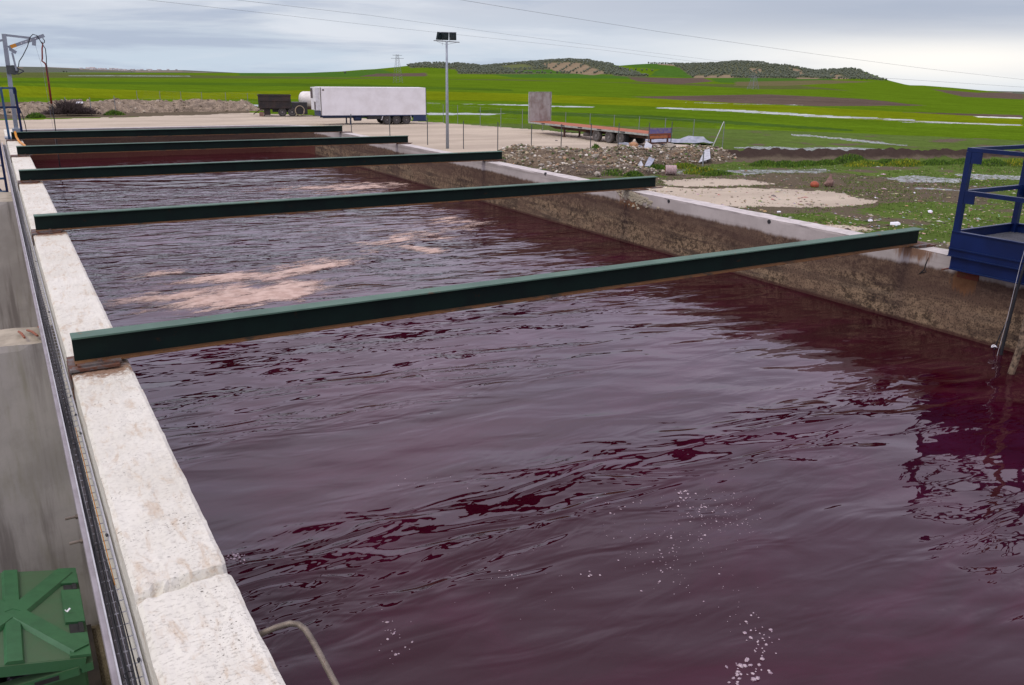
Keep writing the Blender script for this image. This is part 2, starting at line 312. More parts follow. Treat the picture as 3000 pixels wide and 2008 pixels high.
def az2px(az):
    """azimuth -> source column of the horizon point (clamped to the view), and depression slope for a row there"""
    a=np.clip(az,R(-6),R(68)); d=np.stack([np.sin(a),np.cos(a),np.zeros_like(a)-.02],-1); k=d@fw
    return 1500+F*(d@CR)/k
def slope(px,row):
    dx=(px-1500)/F; dy=-(row-1004)/F
    v=fw[None]+dx[:,None]*CR+dy[:,None]*CU; return -v[:,2]/np.hypot(v[:,0],v[:,1])
azs=np.concatenate([np.linspace(-180,-8,60)[:-1],np.arange(-8,72,.11),np.linspace(72,180,40)])*math.pi/180
rn=[0.,6.]; 
while rn[-1]<1250: rn.append(rn[-1]*1.0085)
rn=np.array(rn[:-1]+[1250.]); rf=np.concatenate([np.linspace(1250,1700,46),np.linspace(1740,2100,8),np.linspace(2300,3500,10),[3800,4600,6000,9000]])
px=az2px(azs); tb=slope(px,interp(px,BASE)); tc=slope(px,interp(px,CREST)); tf=slope(px,interp(px,FAR))
zb=2.1-1250*tb; zc=2.1-1700*tc; zf=2.1-3500*tf
def ss(t): t=np.clip(t,0,1); return t*t*(3-2*t)
def tz(az_i,r):
    """height on a polar grid: az_i indexes azs, r radius"""
    b,c,f_=zb[az_i],zc[az_i],zf[az_i]
    t=np.clip((r-140)/1110,0,1)
    z=GZ+(b-GZ)*(t*.9+.1*t*t)
    z=np.where(r>1250,b+(c-b)*ss((r-1250)/450)**.85,z)
    low=np.minimum(np.minimum(c,b)-12,f_-8)
    z=np.where(r>1700,c+(low-c)*ss((r-1700)/500),z); z=np.where(r>2300,low+(f_-low)*ss((r-2300)/1200),z)
    z=np.where(r>3500,f_-(r-3500)*.02,z); return z
def terr_pt(pxx,row):
    """first point of the terrain along a picture ray (used to lay out fields as real ground areas)"""
    d=ray(pxx,row); h=math.hypot(d[0],d[1]); s=-d[2]/h; a=math.atan2(d[0],d[1]); ai=np.array([np.abs(azs-a).argmin()])
    rr=np.concatenate([np.arange(15,150,1.),np.geomspace(150,3600,900)]); zz_=tz(np.repeat(ai,len(rr)),rr); k=np.nonzero(zz_>=2.1-s*rr)[0]
    r=rr[k[0]] if len(k) else 3600.
    if len(k) and k[0]>0:
        i=k[0]; e0=zz_[i-1]-(2.1-s*rr[i-1]); e1=zz_[i]-(2.1-s*rr[i]); r=rr[i-1]+(rr[i]-rr[i-1])*(-e0/(e1-e0+1e-12))
    return (math.sin(a)*r,math.cos(a)*r,2.1-s*r)
def poly(pts,step=120):
    out=[]
    for i,(x,y) in enumerate(pts):
        x2,y2=pts[(i+1)%len(pts)]; n=max(1,int(abs(x2-x)//step))
        for k in range(n): q=terr_pt(x+(x2-x)*k/n,y+(y2-y)*k/n); out.append(q[:2])
    return np.array(out)
def inpoly(X,Y,P):
    ins=np.zeros(X.shape,bool); bb_=(X>=P[:,0].min())&(X<=P[:,0].max())&(Y>=P[:,1].min())&(Y<=P[:,1].max())
    x=X[bb_];y=Y[bb_]; c=np.zeros(x.shape,bool); n=len(P)
    for i in range(n):
        x1,y1=P[i];x2,y2=P[(i+1)%n]
        if y1==y2: continue
        k=((y1>y)!=(y2>y)); c^=k&(x<(x2-x1)*(y-y1)/(y2-y1)+x1)
    ins[bb_]=c; return ins
GREEN=(.085,.152,.008); DGREEN=(.062,.12,.010); YEL=(.135,.180,.006); OLV=(.085,.105,.030); BRN=(.105,.080,.060); TAN=(.22,.175,.11); HILLG=(.055,.125,.018); OGR=(.10,.11,.06)
def band(top,bot,c): return (top+bot[::-1],c)
FIELDS=[
 ([(0,211),(3000,262),(3000,300),(2000,250),(1500,233),(0,228)],OLV),
 ([(700,212),(1000,212),(1110,203),(1250,222),(1000,226),(700,222)],HILLG),
 ([(1100,216),(1250,214),(1250,224),(1050,225)],BRN),([(1252,217),(1400,219),(1500,223),(1500,227),(1252,226)],(.10,.17,.01)),
 ([(1450,219),(1700,217),(1900,226),(1900,232),(1500,228)],HILLG),
 ([(2080,230),(2240,226),(2440,232),(2440,238),(2240,246),(2100,242)],HILLG),
 ([(1840,226),(2060,229),(2090,239),(1980,247),(1860,238)],BRN),
 ([(2150,240),(2450,236),(2560,240),(2300,252),(2150,252)],(.12,.11,.05)),
 ([(2600,240),(2700,251),(3000,276),(3000,330),(2500,268),(2350,252)],GREEN),
 ([(2730,262),(2860,272),(3000,276),(3000,292),(2820,284)],BRN),
 ([(0,228),(1000,236),(1500,250),(2000,262),(2400,262),(2500,268),(3000,318),(3000,350),(2000,292),(1500,272),(1000,262),(600,250),(0,247)],GREEN),
 ([(0,237),(1000,246),(1500,262),(1500,268),(1000,255),(0,243)],DGREEN),
 ([(1850,284),(2250,277),(2520,290),(2720,310),(2400,312),(2100,300)],BRN),
 ([(2650,329),(3000,338),(3000,350),(2750,342)],BRN),
 ([(0,250),(600,272),(1000,262),(1500,274),(2000,294),(3000,348),(3000,372),(2400,345),(2000,316),(1500,297),(1000,290),(600,292),(0,285)],YEL),
 ([(0,285),(600,292),(1000,290),(1500,297),(2000,316),(2400,345),(3000,372),(3000,450),(2200,420),(1500,330),(0,310)],GREEN),
 ([(700,290),(1500,300),(2150,335),(2150,350),(1500,322),(700,300)],(.085,.155,.008)),
 ([(1400,322),(1900,338),(2500,380),(2500,386),(1900,350),(1400,330)],(.05,.10,.015)),
 ([(2100,370),(3000,420),(3000,440),(2500,424),(2100,400)],(.105,.185,.01)),
 # olive hills
 ([(1168,196),(1260,186),(1394,192),(1420,196),(1476,189),(1612,178),(1714,178),(1800,194),(1900,224),(1850,226),(1790,219),(1600,217),(1450,218),(1345,217),(1335,204),(1200,200)],OGR),
 ([(1880,186),(2088,188),(2173,182),(2327,197),(2380,208),(2500,204),(2600,238),(2400,231),(2150,229),(2030,229),(1960,202)],OGR),
 ([(1450,196),(1530,189),(1570,200),(1500,204)],(.11,.13,.05)),([(1500,207),(1640,205),(1640,216),(1510,213)],HILLG),
 ([(1640,184),(1700,185),(1780,214),(1740,221),(1640,212),(1600,200)],TAN),([(1590,186),(1650,184),(1650,200),(1600,198)],TAN),
 ([(1815,193),(1850,189),(1960,190),(1990,200),(2035,228),(1900,223),(1930,204),(1860,199)],HILLG),
 ([(2190,200),(2225,202),(2235,216),(2200,212)],TAN),([(2310,198),(2345,206),(2355,222),(2330,214)],TAN),([(2430,218),(2460,220),(2490,232),(2450,233)],TAN),([(2030,222),(2150,220),(2150,229),(2030,229)],TAN),([(1920,187),(1970,190),(1980,194),(1930,190)],TAN),([(2330,227),(2400,229),(2400,232),(2330,232)],TAN)]
WATER=[[(420,306),(760,308),(760,316),(640,315),(560,317),(430,313)],[(1250,331),(1400,332),(1466,334),(1440,338),(1250,337)],[(1250,301),(1540,307),(1742,313),(1742,317),(1540,311),(1250,304)],
 [(1930,315),(2150,321),(2400,337),(2680,351),(2680,356),(2400,344),(2150,328),(1930,318)],[(2620,352),(3000,366),(3000,369),(2640,359)],[(2000,300),(2110,303),(2330,307),(2360,309),(2150,307)],[(2850,341),(3000,345),(3000,348),(2870,345)],
 [(200,222),(380,222),(560,223),(560,224.2),(380,223.6),(200,223)],
 [(2310,391),(2450,402),(2650,424),(2640,428),(2500,414),(2330,398)],
 [(2130,432),(2230,429),(2330,433),(2480,431),(2650,440),(2830,447),(3000,456),(3000,462),(2820,457),(2600,452),(2400,449),(2250,441)],
 [(1975,502),(2060,496),(2130,497),(2130,503),(2060,507),(1985,510)],[(2130,500),(2280,497),(2430,494),(2480,504),(2300,510),(2180,512)],
 [(2560,520),(2680,516),(2820,524),(2820,532),(2740,538),(2620,534)],[(2660,545),(2840,560),(2830,566),(2660,552)],[(2840,470),(2960,478),(2960,488),(2840,476)],[(2800,512),(3000,516),(3000,530),(2820,524)],[(1350,331),(1500,333),(1500,334),(1350,333)]]
GRAVEL=[[(-300,352),(60,351),(500,340),(740,331),(960,340),(1240,357),(1300,361),(1500,376),(1600,384),(1900,412),(2040,430),(2080,440),(1900,452),(1500,470),(1300,560),(900,700),(-300,900)],
 [(1700,560),(1900,545),(2200,553),(2409,561),(2500,572),(2584,588),(2570,600),(2400,604),(2260,606),(2200,612),(2000,590)],[(2360,655),(2450,658),(2560,672),(2540,682),(2450,676),(2380,672)],[(1930,528),(2180,524),(2260,536),(2200,546),(1950,542)]]
MUD=[[(2020,448),(2170,446),(2350,455),(2530,460),(2780,457),(3000,464),(3000,473),(2780,468),(2530,474),(2350,476),(2200,478),(2020,476)],[(1500,480),(2150,440),(2150,475),(1900,515),(1700,520)],[(1880,520),(2400,505),(2600,520),(2900,545),(2900,600),(2700,590),(2450,620),(2100,640),(1900,560)],[(-300,300),(60,300),(740,318),(740,333),(500,341),(-300,353)]]
def noisy(X,Y,a,s): return X+a*(fbm(X*s,Y*s)-.5)*2, Y+a*(fbm(X*s+50,Y*s+50)-.5)*2
print('terrain', len(azs)*len(rn))
A,RR=np.meshgrid(np.arange(len(azs)),rn,indexing='ij'); AZ=azs[A]
X=np.sin(AZ)*RR; Y=np.cos(AZ)*RR; Z=tz(A.ravel(),RR.ravel()).reshape(X.shape)
bank=np.array([terr_pt(x,y)[:2] for x,y in [(2010,470),(2170,466),(2350,464),(2530,466),(2780,462),(3000,468),(3400,480)]])
def dseg(X,Y,P):
    dm=np.full(X.shape,1e9)
    for i in range(len(P)-1):
        a=P[i];b=P[i+1];ab=b-a; t=np.clip(((X-a[0])*ab[0]+(Y-a[1])*ab[1])/(ab@ab),0,1); dm=np.minimum(dm,np.hypot(X-a[0]-ab[0]*t,Y-a[1]-ab[1]*t))
    return dm
nm=(RR<150)&(RR>9)
near=X[nm],Y[nm]; Z[nm]+= (fbm(near[0]*.5,near[1]*.5)-.5)*.12*np.clip((RR[nm]-12)/6,0,1)
db=dseg(*near,bank); Z[nm]+= .6*np.exp(-(db/1.3)**2)*(.5+fbm(near[0]*1.7,near[1]*1.7,5))
gm,ng,pg=newmat('ground'); 
def ground_attrs(X,Y,RR):
    s=X.shape; C=np.empty(s+(3,)); C[:]=GREEN; 
    for P,c in FIELDS:
        Pw=poly(P); xn,yn=noisy(X,Y,np.clip(RR*.004,0,4),.02); C[inpoly(xn,yn,Pw)]=c
    xn,yn=noisy(X,Y,np.where(RR<150,.9,.8),np.where(RR<150,.45,.06))
    def msk(L):
        k=np.zeros(s)
        for P in L: k[inpoly(xn,yn,poly(P,60))]=1
        return k
    w=msk(WATER); g=msk(GRAVEL); mu=msk(MUD); n_=(RR<95)&(X>8); n_=n_&(g<.5)
    C[n_]=(.088,.135,.030); nl=(RR<60)&(X<8.5)&(g<.5); C[nl]=(.16,.135,.09)
    return C,w,g,mu
C,w,g,mu=ground_attrs(X,Y,RR)
soil_shade=np.zeros(X.shape); soil_shade[nm]=np.exp(-(db/1.6)**2)  # mask along the bank for its painted trench shade
patch=np.clip((fbm(X*.35,Y*.35)-.5)*4-.05,0,1)*(RR<95)*(X>9)
nx=len(rn); V=np.stack([X,Y,Z],-1).reshape(-1,3)
ground=struct(npmesh('ground',V,gridfaces(len(azs),nx),gm,attrs={'Col':C.reshape(-1,3),'water':w.ravel(),'gravel':g.ravel(),'mud':np.clip(np.maximum(mu*.85,patch*.8),0,1).ravel(),'soil':soil_shade.ravel()}))
def ga(k): return ng.n('ShaderNodeAttribute',attribute_name=k).outputs['Fac']
v=pos(ng); n1=ng.noise(v,.09,6,.6); n2=ng.noise(v,.9,6,.65); n3=ng.noise(v,4.5,6,.7); n4=ng.noise(v,22,3,.7)
colr=ng.n('ShaderNodeAttribute',attribute_name='Col').outputs['Color']
k=ng.m('MULTIPLY',ng.mr(n1,.3,.7,.84,1.16,'LINEAR'),ng.mr(n2,.3,.7,.85,1.15,'LINEAR')); k=ng.m('MULTIPLY',k,ng.mr(n3,.3,.7,.75,1.25,'LINEAR'))
fur=ng.noise(ng.map(v,(.9,.02,1),rot=(0,0,R(-32))),1,3,.6); k=ng.m('MULTIPLY',k,ng.mr(fur,.35,.65,.92,1.08,'LINEAR'))
sc=ng.n('ShaderNodeVectorMath',operation='SCALE'); ng.set(sc.inputs[0],colr); ng.set(sc.inputs['Scale'],k); c_=sc.outputs[0]
mk=ng.mr(ng.m('ADD',ga('mud'),ng.m('MULTIPLY',ng.m('SUBTRACT',n3,.5),1.5)),.45,.62)
c_=ng.mix(mk,c_,ng.mix(ng.mr(n4,.35,.65),(.155,.13,.09),(.085,.07,.046)))
gk=ng.mr(ng.m('ADD',ga('gravel'),ng.m('MULTIPLY',ng.m('SUBTRACT',n3,.5),1.5)),.30,.65)
gc=ng.mix(ng.mr(ng.noise(ng.map(v,(.25,1.,1),rot=(0,0,R(35))),.35,6,.6),.35,.65),(.53,.465,.355),(.42,.365,.28)); gc=ng.mix(ng.mr(n4,.5,.72,0,.35),gc,(.25,.21,.17)); gc=ng.mix(ng.mr(n2,.58,.74,0,.35),gc,(.30,.25,.19)); c_=ng.mix(gk,c_,gc)
sk=ng.mr(ng.m('ADD',ga('soil'),ng.m('MULTIPLY',ng.m('SUBTRACT',n2,.5),.8)),.35,.7); c_=ng.mix(sk,c_,ng.mix(n3,(.035,.025,.02),(.075,.055,.045)))  # bank soil coloured near black, with the trench shade painted in
rn_=ng.m('SQRT',ng.m('ADD',ng.m('MULTIPLY',ng.sep(v)[0],ng.sep(v)[0]),ng.m('MULTIPLY',ng.sep(v)[1],ng.sep(v)[1])))
wn=ng.mix(ng.mr(rn_,70,160),n3,ng.noise(v,.12,6,.75))
wk=ng.mr(ng.m('ADD',ga('water'),ng.m('MULTIPLY',ng.m('SUBTRACT',wn,.5),3.2)),.78,.98); c_=ng.mix(wk,c_,(.20,.19,.17))
ng.set(pg.inputs['Base Color'],c_); ng.set(pg.inputs['Roughness'],ng.mr(wk,0,1,.95,.06,'LINEAR')); ng.set(pg.inputs['Specular IOR Level'],ng.mr(wk,0,1,.0,.5,'LINEAR'))
bh=ng.m('MULTIPLY',ng.m('ADD',n3,ng.m('MULTIPLY',n4,.4)),ng.m('SUBTRACT',1.,wk)); ng.set(pg.inputs['Normal'],ng.bump(bh,.12,.7))
# hills: the rings beyond 1250 m
A2,R2=np.meshgrid(np.arange(len(azs)),rf,indexing='ij'); X2=np.sin(azs[A2])*R2; Y2=np.cos(azs[A2])*R2; Z2=tz(A2.ravel(),R2.ravel()).reshape(X2.shape)
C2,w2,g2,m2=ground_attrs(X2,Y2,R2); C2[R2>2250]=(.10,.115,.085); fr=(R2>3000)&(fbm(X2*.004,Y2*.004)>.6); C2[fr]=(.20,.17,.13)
z0=np.zeros(X2.size)
struct(npmesh('hills',np.stack([X2,Y2,Z2],-1).reshape(-1,3),gridfaces(len(azs),len(rf)),gm,attrs={'Col':C2.reshape(-1,3),'water':z0,'gravel':z0,'mud':z0,'soil':z0}))
def hz_(x,y):
    r=math.hypot(x,y); a=math.atan2(x,y); i=int(np.abs(azs-a).argmin()); return float(tz(np.array([i]),np.array([r]))[0])
# olive trees
def px_ok(x,y,P): return bool(inpoly(np.array([x]),np.array([y]),P)[0])
OA=[poly(FIELDS[i][0],60) for i in range(len(FIELDS)) if FIELDS[i][1]==OGR]; CL=[poly([(1815,193),(1850,189),(1960,190),(1990,200),(2035,228),(1900,223),(1930,204),(1860,199)],60),poly([(1450,196),(1530,189),(1570,200),(1500,204)],60),poly([(1500,207),(1640,205),(1640,216),(1510,213)],60)]
TN=[poly(P,60) for P,c in FIELDS if c==TAN]
def lumpy(mb,c,r,rnd,col=None,sub=1):
    mb.stone(c,(r,r,r*.85),rnd.random()*6,sub,.22,rnd)
tp=[]
for i in range(-10,130):
    for j in range(46):
        a=R(15)+(i+.5*(j%2)+.13*j)*R(.40); r=1252+j*10.5; 
        x=math.sin(a)*r+random.uniform(-1.5,1.5); y=math.cos(a)*r+random.uniform(-1.5,1.5)
        if any(px_ok(x,y,P) for P in OA) and not any(px_ok(x,y,P) for P in CL):
            if any(px_ok(x,y,P) for P in TN) and (i%2 or j%2): continue
            tp.append((r,x,y))
# crest row standing against the sky and the scattered far trees of the plain
for k in range(46):
    p=terr_pt(1900+k*6.2,interp(1900+k*6.2,CREST)+1.2); tp.append((1,p[0],p[1]))
for xx,yy in [(186,213),(195,213),(382,208),(385,212),(1010,217),(1838,207),(1850,208),(1862,207),(1880,209),(1895,208),(1910,210)]: p=terr_pt(xx,yy); tp.append((1,p[0],p[1]))
tp.sort(); print('olives',len(tp))
def otree_mesh(seed):
    rd=random.Random(seed); mb=MB()
    for k in range(6): lumpy(mb,(rd.uniform(-1.3,1.3),rd.uniform(-1.3,1.3),2.4+rd.uniform(-.5,.9)),rd.uniform(1.,1.6),rd)
    return mb
proto=[]
for s_ in range(4):
    t=thing('olive_tree','grey-green olive tree on the far olive-grove hills','olive tree',group='olive trees planted in rows on the hills')
    otree_mesh(s_).build('crown',MAT['olive'],t); MB().tube([(0,0,-.3),(.1,0,1.),(0,.1,2.)],[.35,.25,.2],6).build('trunk',MAT['bark'],t); proto.append(t)
used=set()
for k,(r,x,y) in enumerate(tp[:296]):
    s_=k%4; src=proto[s_]
    if s_ in used:
        o=src.copy(); COL.objects.link(o)
        for ch in src.children: c=ch.copy(); COL.objects.link(c); c.parent=o
    else: o=src; used.add(s_)
    o.location=(x,y,hz_(x,y)); o.rotation_euler=(0,0,random.random()*6); sc_=random.uniform(.7,1.0); o.scale=(sc_,)*3
vs=[];fs=[];base=[np.array(otree_mesh(9+i).v) for i in range(3)]; bf=[np.array(otree_mesh(9+i).f) for i in range(3)]; off=0
for k,(r,x,y) in enumerate(tp[296:]):
    b=base[k%3]; a=random.random()*6; s_=random.uniform(.7,1.0); vs.append(np.stack([(b[:,0]*math.cos(a)-b[:,1]*math.sin(a))*s_+x,(b[:,0]*math.sin(a)+b[:,1]*math.cos(a))*s_+y,b[:,2]*s_+hz_(x,y)],-1)); fs.append(bf[k%3]+off); off+=len(b)
if vs:
    o=npmesh('olive_grove',np.concatenate(vs),np.concatenate(fs),MAT['olive'],smooth=False); tag(o,'grey-green olive grove covering the slopes of the far hills','olive grove',kind='stuff')
# town on the far ridge
hh=thing('house','tiny white house of the village on the far left ridge','house',group='white houses of the far village')
MB().box((0,0,3),(12,9,7)).build('wall',MAT['house'],hh); MB().add([(-6.3,-4.8,6.5),(6.3,-4.8,6.5),(6.3,4.8,6.5),(-6.3,4.8,6.5),(-6.3,0,8.5),(6.3,0,8.5)],[(0,1,5,4),(2,3,4,5),(0,4,3),(1,2,5),(0,3,2,1)]).build('roof',MAT['roof'],hh)
for k in range(44):
    xx=random.choice([random.gauss(300,35),random.gauss(440,40),random.gauss(380,70)]); row=interp(xx,FAR)+random.uniform(.3,3.2); d_=ray(xx,row); h=math.hypot(d_[0],d_[1]); r=3300+random.uniform(0,190)
    x,y=d_[0]/h*r,d_[1]/h*r; o=hh if k==0 else hh.copy()
    if k:
        COL.objects.link(o)
        for ch in hh.children: c=ch.copy(); COL.objects.link(c); c.parent=o
    o.location=(x,y,hz_(x,y)-.5); o.rotation_euler=(0,0,random.random()*3); s_=random.uniform(.4,1.0); o.scale=(s_*1.3,s_,s_*random.uniform(.5,.9))
# pylons + overhead wires
def pylon(xx,ybot,ytop,label,w=1.6):
    p=Vector(terr_pt(xx,ybot)); d_=ray(xx,ytop); k=math.hypot(p.x,p.y)/math.hypot(d_[0],d_[1]); H=2.1+d_[2]*k-p.z; t=thing('pylon',label,'pylon',p); mb=MB()
    for sx_,sy_ in((1,1),(1,-1),(-1,1),(-1,-1)): mb.tube([(sx_*w,sy_*w,0),(sx_*w*.25,sy_*w*.25,H)],.06,4)
    for i in range(12):
        z1,z2=H*i/12,H*(i+1)/12; a,b=w*(1-.75*i/12),w*(1-.75*(i+1)/12)
        for (p1,p2) in (((-a,-a,z1),(b,-b,z2)),((a,a,z1),(-b,b,z2)),((-a,a,z1),(-b,-b,z2)),((a,-a,z1),(b,b,z2))): mb.tube([p1,p2],.03,3)
    mb.build('lattice_mast',MAT['wire'],t); m2_=MB(); 
    for z_,l in((H*.86,3),(H*.97,2.2)): m2_.tube([(-l,0,z_),(l,0,z_)],.1,4)
    m2_.build('crossarm',MAT['wire'],t)
pylon(1166,243,160,'thin grey lattice pylon rising left of the floodlight mast in front of the green hill')
pylon(2206,262,222,'short grey lattice pylon below the middle of the olive hills')
def wire(pts,r1,r2,rad,label):
    P=[]; n=len(pts)
    for i,(x,y) in enumerate(pts):
        rr=r1+(r2-r1)*(x-pts[0][0])/(pts[-1][0]-pts[0][0]); d_=ray(x,y); P.append(CAM+d_*rr/math.hypot(d_[0],d_[1]))
    tag(MB().tube(P,rad,4).build('power_line',MAT['wire']),label,'power line','overhead power lines')
wire([(200,-28),(429,0),(768,38),(1135,80),(1500,119),(1756,146),(2076,186)],150,330,.032,'lowest overhead power line running from upper left down behind the mast')
wire([(500,-26),(691,0),(1088,46),(1500,103),(1820,144),(2114,180)],150,330,.032,'middle overhead power line, just above the lowest one')
wire([(1150,-28),(1350,0),(1500,25),(1948,96),(2396,160),(2716,202),(3000,234),(3200,255)],150,330,.032,'upper overhead power line running down to the right edge')
wire([(2588,229),(3000,256),(3200,268)],240,330,.032,'short stretch of power line low above the right end of the hills')
#@@OBJECTS
# ---------------------------------------------------------------- the tank
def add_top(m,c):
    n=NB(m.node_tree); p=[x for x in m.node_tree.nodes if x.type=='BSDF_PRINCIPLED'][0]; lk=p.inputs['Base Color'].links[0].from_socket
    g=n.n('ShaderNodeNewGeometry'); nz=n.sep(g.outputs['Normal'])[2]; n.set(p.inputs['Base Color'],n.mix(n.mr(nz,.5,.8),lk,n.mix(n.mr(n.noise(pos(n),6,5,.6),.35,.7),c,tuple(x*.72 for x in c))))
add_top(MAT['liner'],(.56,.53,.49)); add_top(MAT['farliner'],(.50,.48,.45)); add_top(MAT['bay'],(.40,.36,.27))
tank=thing('concrete_tank','long open concrete tank with stained walls, full of wine-red liquid','tank')
# near-side (left) wall: blocks with rough top, chipped edges and joints
ys=np.concatenate([np.arange(-1.6,8.6,.026),np.arange(8.6,32.5,.12)]); nt_=20
xs_=np.linspace(LX0,LX1,nt_); prof=[(LX0,-3.7),(LX0,-.35),(LX0,-.06),(LX0,-.012)]+[(x,0.) for x in xs_[1:-1]]+[(LX1,-.012),(LX1,-.06),(LX1,-.35),(LX1,-3.7)]
Vw=np.zeros((len(ys),len(prof),3))
for j,(x,z) in enumerate(prof):
    top=z>-.1; n_=fbm(ys*6+3*x,np.full_like(ys,x*9+z*7),5)-.5; edge=(x<LX0+.02 or x>LX1-.02)
    dx=(n_*.010*(1 if x>.4 else -1)) if (edge and top) else n_*(.004 if z<-.1 else 0)
    dz=(fbm(ys*9,np.full_like(ys,x*22),5)-.5)*.012+(fbm(ys*34,np.full_like(ys,x*60),3)-.5)*.006 if top else 0
    for jy,wd,dp in ((3.37,.032,.055),(7.76,.012,.014),(10.6,.01,.01),(15.2,.01,.01)):
        yy=jy+.10*(x-.4)+.02*(vn(np.array([x*11]),np.array([jy]))[0]-.5); wv=wd*(.6+.8*vn(np.array([x*30]),np.array([jy*3]))[0]); 
        if top: dz=dz-dp*np.exp(-((ys-yy)/wv)**4)
    if top: dz=dz+np.where((ys>5.86+.02*(fbm(np.array([x*20.]),np.array([1.]))[0]))&(ys<6.6),-.012+(fbm(ys*25,np.full_like(ys,x*40))-.5)*.012,0)
    Vw[:,j]=np.stack([x+dx,ys,np.full_like(ys,z)+dz],-1)
npmesh('wall',Vw.reshape(-1,3),gridfaces(len(ys),len(prof)),MAT['capwall'],tank,smooth=False)['label']='pale pitted concrete wall with block joints'
def sweep(path,t,zb,name,m,par):
    P=np.array(path,float); n=len(P); T=np.gradient(P,axis=0); T/=np.linalg.norm(T,axis=1)[:,None]; N=np.stack([T[:,1],-T[:,0]],-1)
    pr=[(0,zb),(0,-.5),(0,-.03),(0,0),(t*.33,.0),(t*.66,0),(t,0),(t,-.03),(t,-.5),(t,zb)]; V_=np.zeros((n,len(pr),3))
    for j,(o_,z) in enumerate(pr):
        nn=(fbm(P[:,1]*5+P[:,0]*3,np.full(n,j*1.7),4)-.5)*(.022 if z>-.1 else .006); V_[:,j,:2]=P+N*(o_+(nn if j<5 else -nn))[:,None] if hasattr(nn,'__len__') else P+N*o_
        V_[:,j,2]=z+((fbm(P[:,1]*3,np.full(n,j*.9),4)-.5)*.014 if z>-.1 else 0)
    return npmesh(name,V_.reshape(-1,3),gridfaces(n,len(pr)),m,par,smooth=False)
CRN=1.5
rp=[(RX0,y) for y in np.arange(-1.6,FY-CRN,.09)]
arc=[(RX0-CRN+CRN*math.cos(a),FY-CRN+CRN*math.sin(a)) for a in np.linspace(0,math.pi/2,16)]
o=sweep(rp,.33,-3.7,'wall',MAT['liner'],tank); o['label']='far long wall of the tank, brown grime below a pale band'
sweep([(RX0,FY-CRN-.05)]+arc+[(x,FY) for x in np.arange(RX0-CRN-.15,.3,-.2)],.33,-3.7,'end_wall',MAT['farliner'],tank)
sweep([(x,-1.3) for x in np.arange(.5,RX0+.3,.3)],.33,-3.7,'end_wall',MAT['liner'],tank)
for (x,y) in ((1597,510),(1959,590),(2253,650)):
    q=pl(x,y,0,RX0-.004); MB().lathe((RX0+.02,q[1],q[2]),(-1,0,0),[(0,.033),(.026,.033),(.030,.026)],12).build('tie_hole',MAT['dark'],tank)
mb=MB(); mb.tube([pl(x,y,0,RX0-.001) for x,y in ((2720,755),(2712,775),(2708,790),(2697,800),(2692,803))],[.004,.009,.006,.01,.004],5); mb.tube([pl(x,y,0,RX0-.001) for x,y in ((2708,790),(2714,797),(2700,800))],.005,5); mb.build('crack',MAT['dark'],tank)
mb=MB()
for k in range(220):
    y=BY[1]-.22+random.gauss(0,.22); z=-.04-abs(random.gauss(0,.075))+.1*(y-BY[1]+.2); mb.stone((RX0+.0,y,z),(.016,random.uniform(.02,.06),random.uniform(.012,.035)),0,1,.3)
mb.build('broken_concrete',MAT['baytop'],tank)['kind']='stuff'
# ---------------------------------------------------------------- the liquid
wm,n,p=newmat('wine_liquid'); v=pos(n); X_,Y_,Z_=n.sep(v)
p.inputs['Roughness'].default_value=.015; p.inputs['IOR'].default_value=1.36; p.inputs['Specular IOR Level'].default_value=.5
mu_=n.noise(n.map(v,(.5,.9,1)),1.2,5,.6,.6); n.set(p.inputs['Base Color'],n.mix(n.mr(mu_,.4,.68),(.022,.0006,.0044),(.037,.0025,.0115)))
def wv(rot,s,det,dist=0.,off=0): return n.noise(n.map(n.map(v,(1,1,0),rot=(0,0,R(rot))),(s[0],s[1],1),loc=(off,off*.7,0)),1.,det,.5,dist)
zone=n.noise(n.map(v,(.3,.62,1),rot=(0,0,R(12)),loc=(3.1,.4,0)),.8,3,.5,.4)
far_=n.mr(Y_,7.0,10.,.0,1.)
band_=n.m('MULTIPLY',n.mr(n.m('ABSOLUTE',n.m('SUBTRACT',n.m('SUBTRACT',Y_,4.45),n.m('MULTIPLY',X_,.05))),.1,1.25,1,0),n.mr(X_,2.,8.,1.,.45))
band2_=n.m('MULTIPLY',n.mr(n.m('ABSOLUTE',n.m('SUBTRACT',Y_,7.3)),.2,1.3,1,0),n.mr(X_,3.5,6.,.8,.3))
band_=n.m('MULTIPLY',band_,1.25); band2_=n.m('MULTIPLY',band2_,1.1)
rough=n.m('MAXIMUM',n.m('MAXIMUM',n.m('MULTIPLY',far_,n.mr(zone,.38,.58,.30,1.)),n.m('MAXIMUM',band_,band2_)),n.mr(zone,.45,.66,.10,.5))
h=n.m('MULTIPLY',wv(20,(.8,1.9),1,.3),.038)
h=n.m('ADD',h,n.m('MULTIPLY',n.m('MULTIPLY',wv(8,(1.25,3.7),1.8,.8,4),.046),rough))
h=n.m('ADD',h,n.m('MULTIPLY',n.m('MULTIPLY',wv(-16,(4.,10.),1.5,.8,9),.0078),n.m('MULTIPLY',rough,n.mr(wv(0,(.5,1.1),2,.3,2),.42,.6,.15,1.))))
h=n.m('ADD',h,n.m('MULTIPLY',wv(24,(5.,9.),2,.4,5),.0012))
n.set(p.inputs['Normal'],n.bump(h,1.,1.))
pw=[(LX1-.05,-1.25),(RX0+.03,-1.25),(RX0+.03,FY-CRN)]+[(x+.02,y+.02) for x,y in arc[1:-1]]+[(RX0-CRN,FY+.03),(LX1-.05,FY+.03)]
WZ=-.97
struct(MB().add([(x,y,WZ) for x,y in pw],[tuple(range(len(pw)))]).build('water',wm))
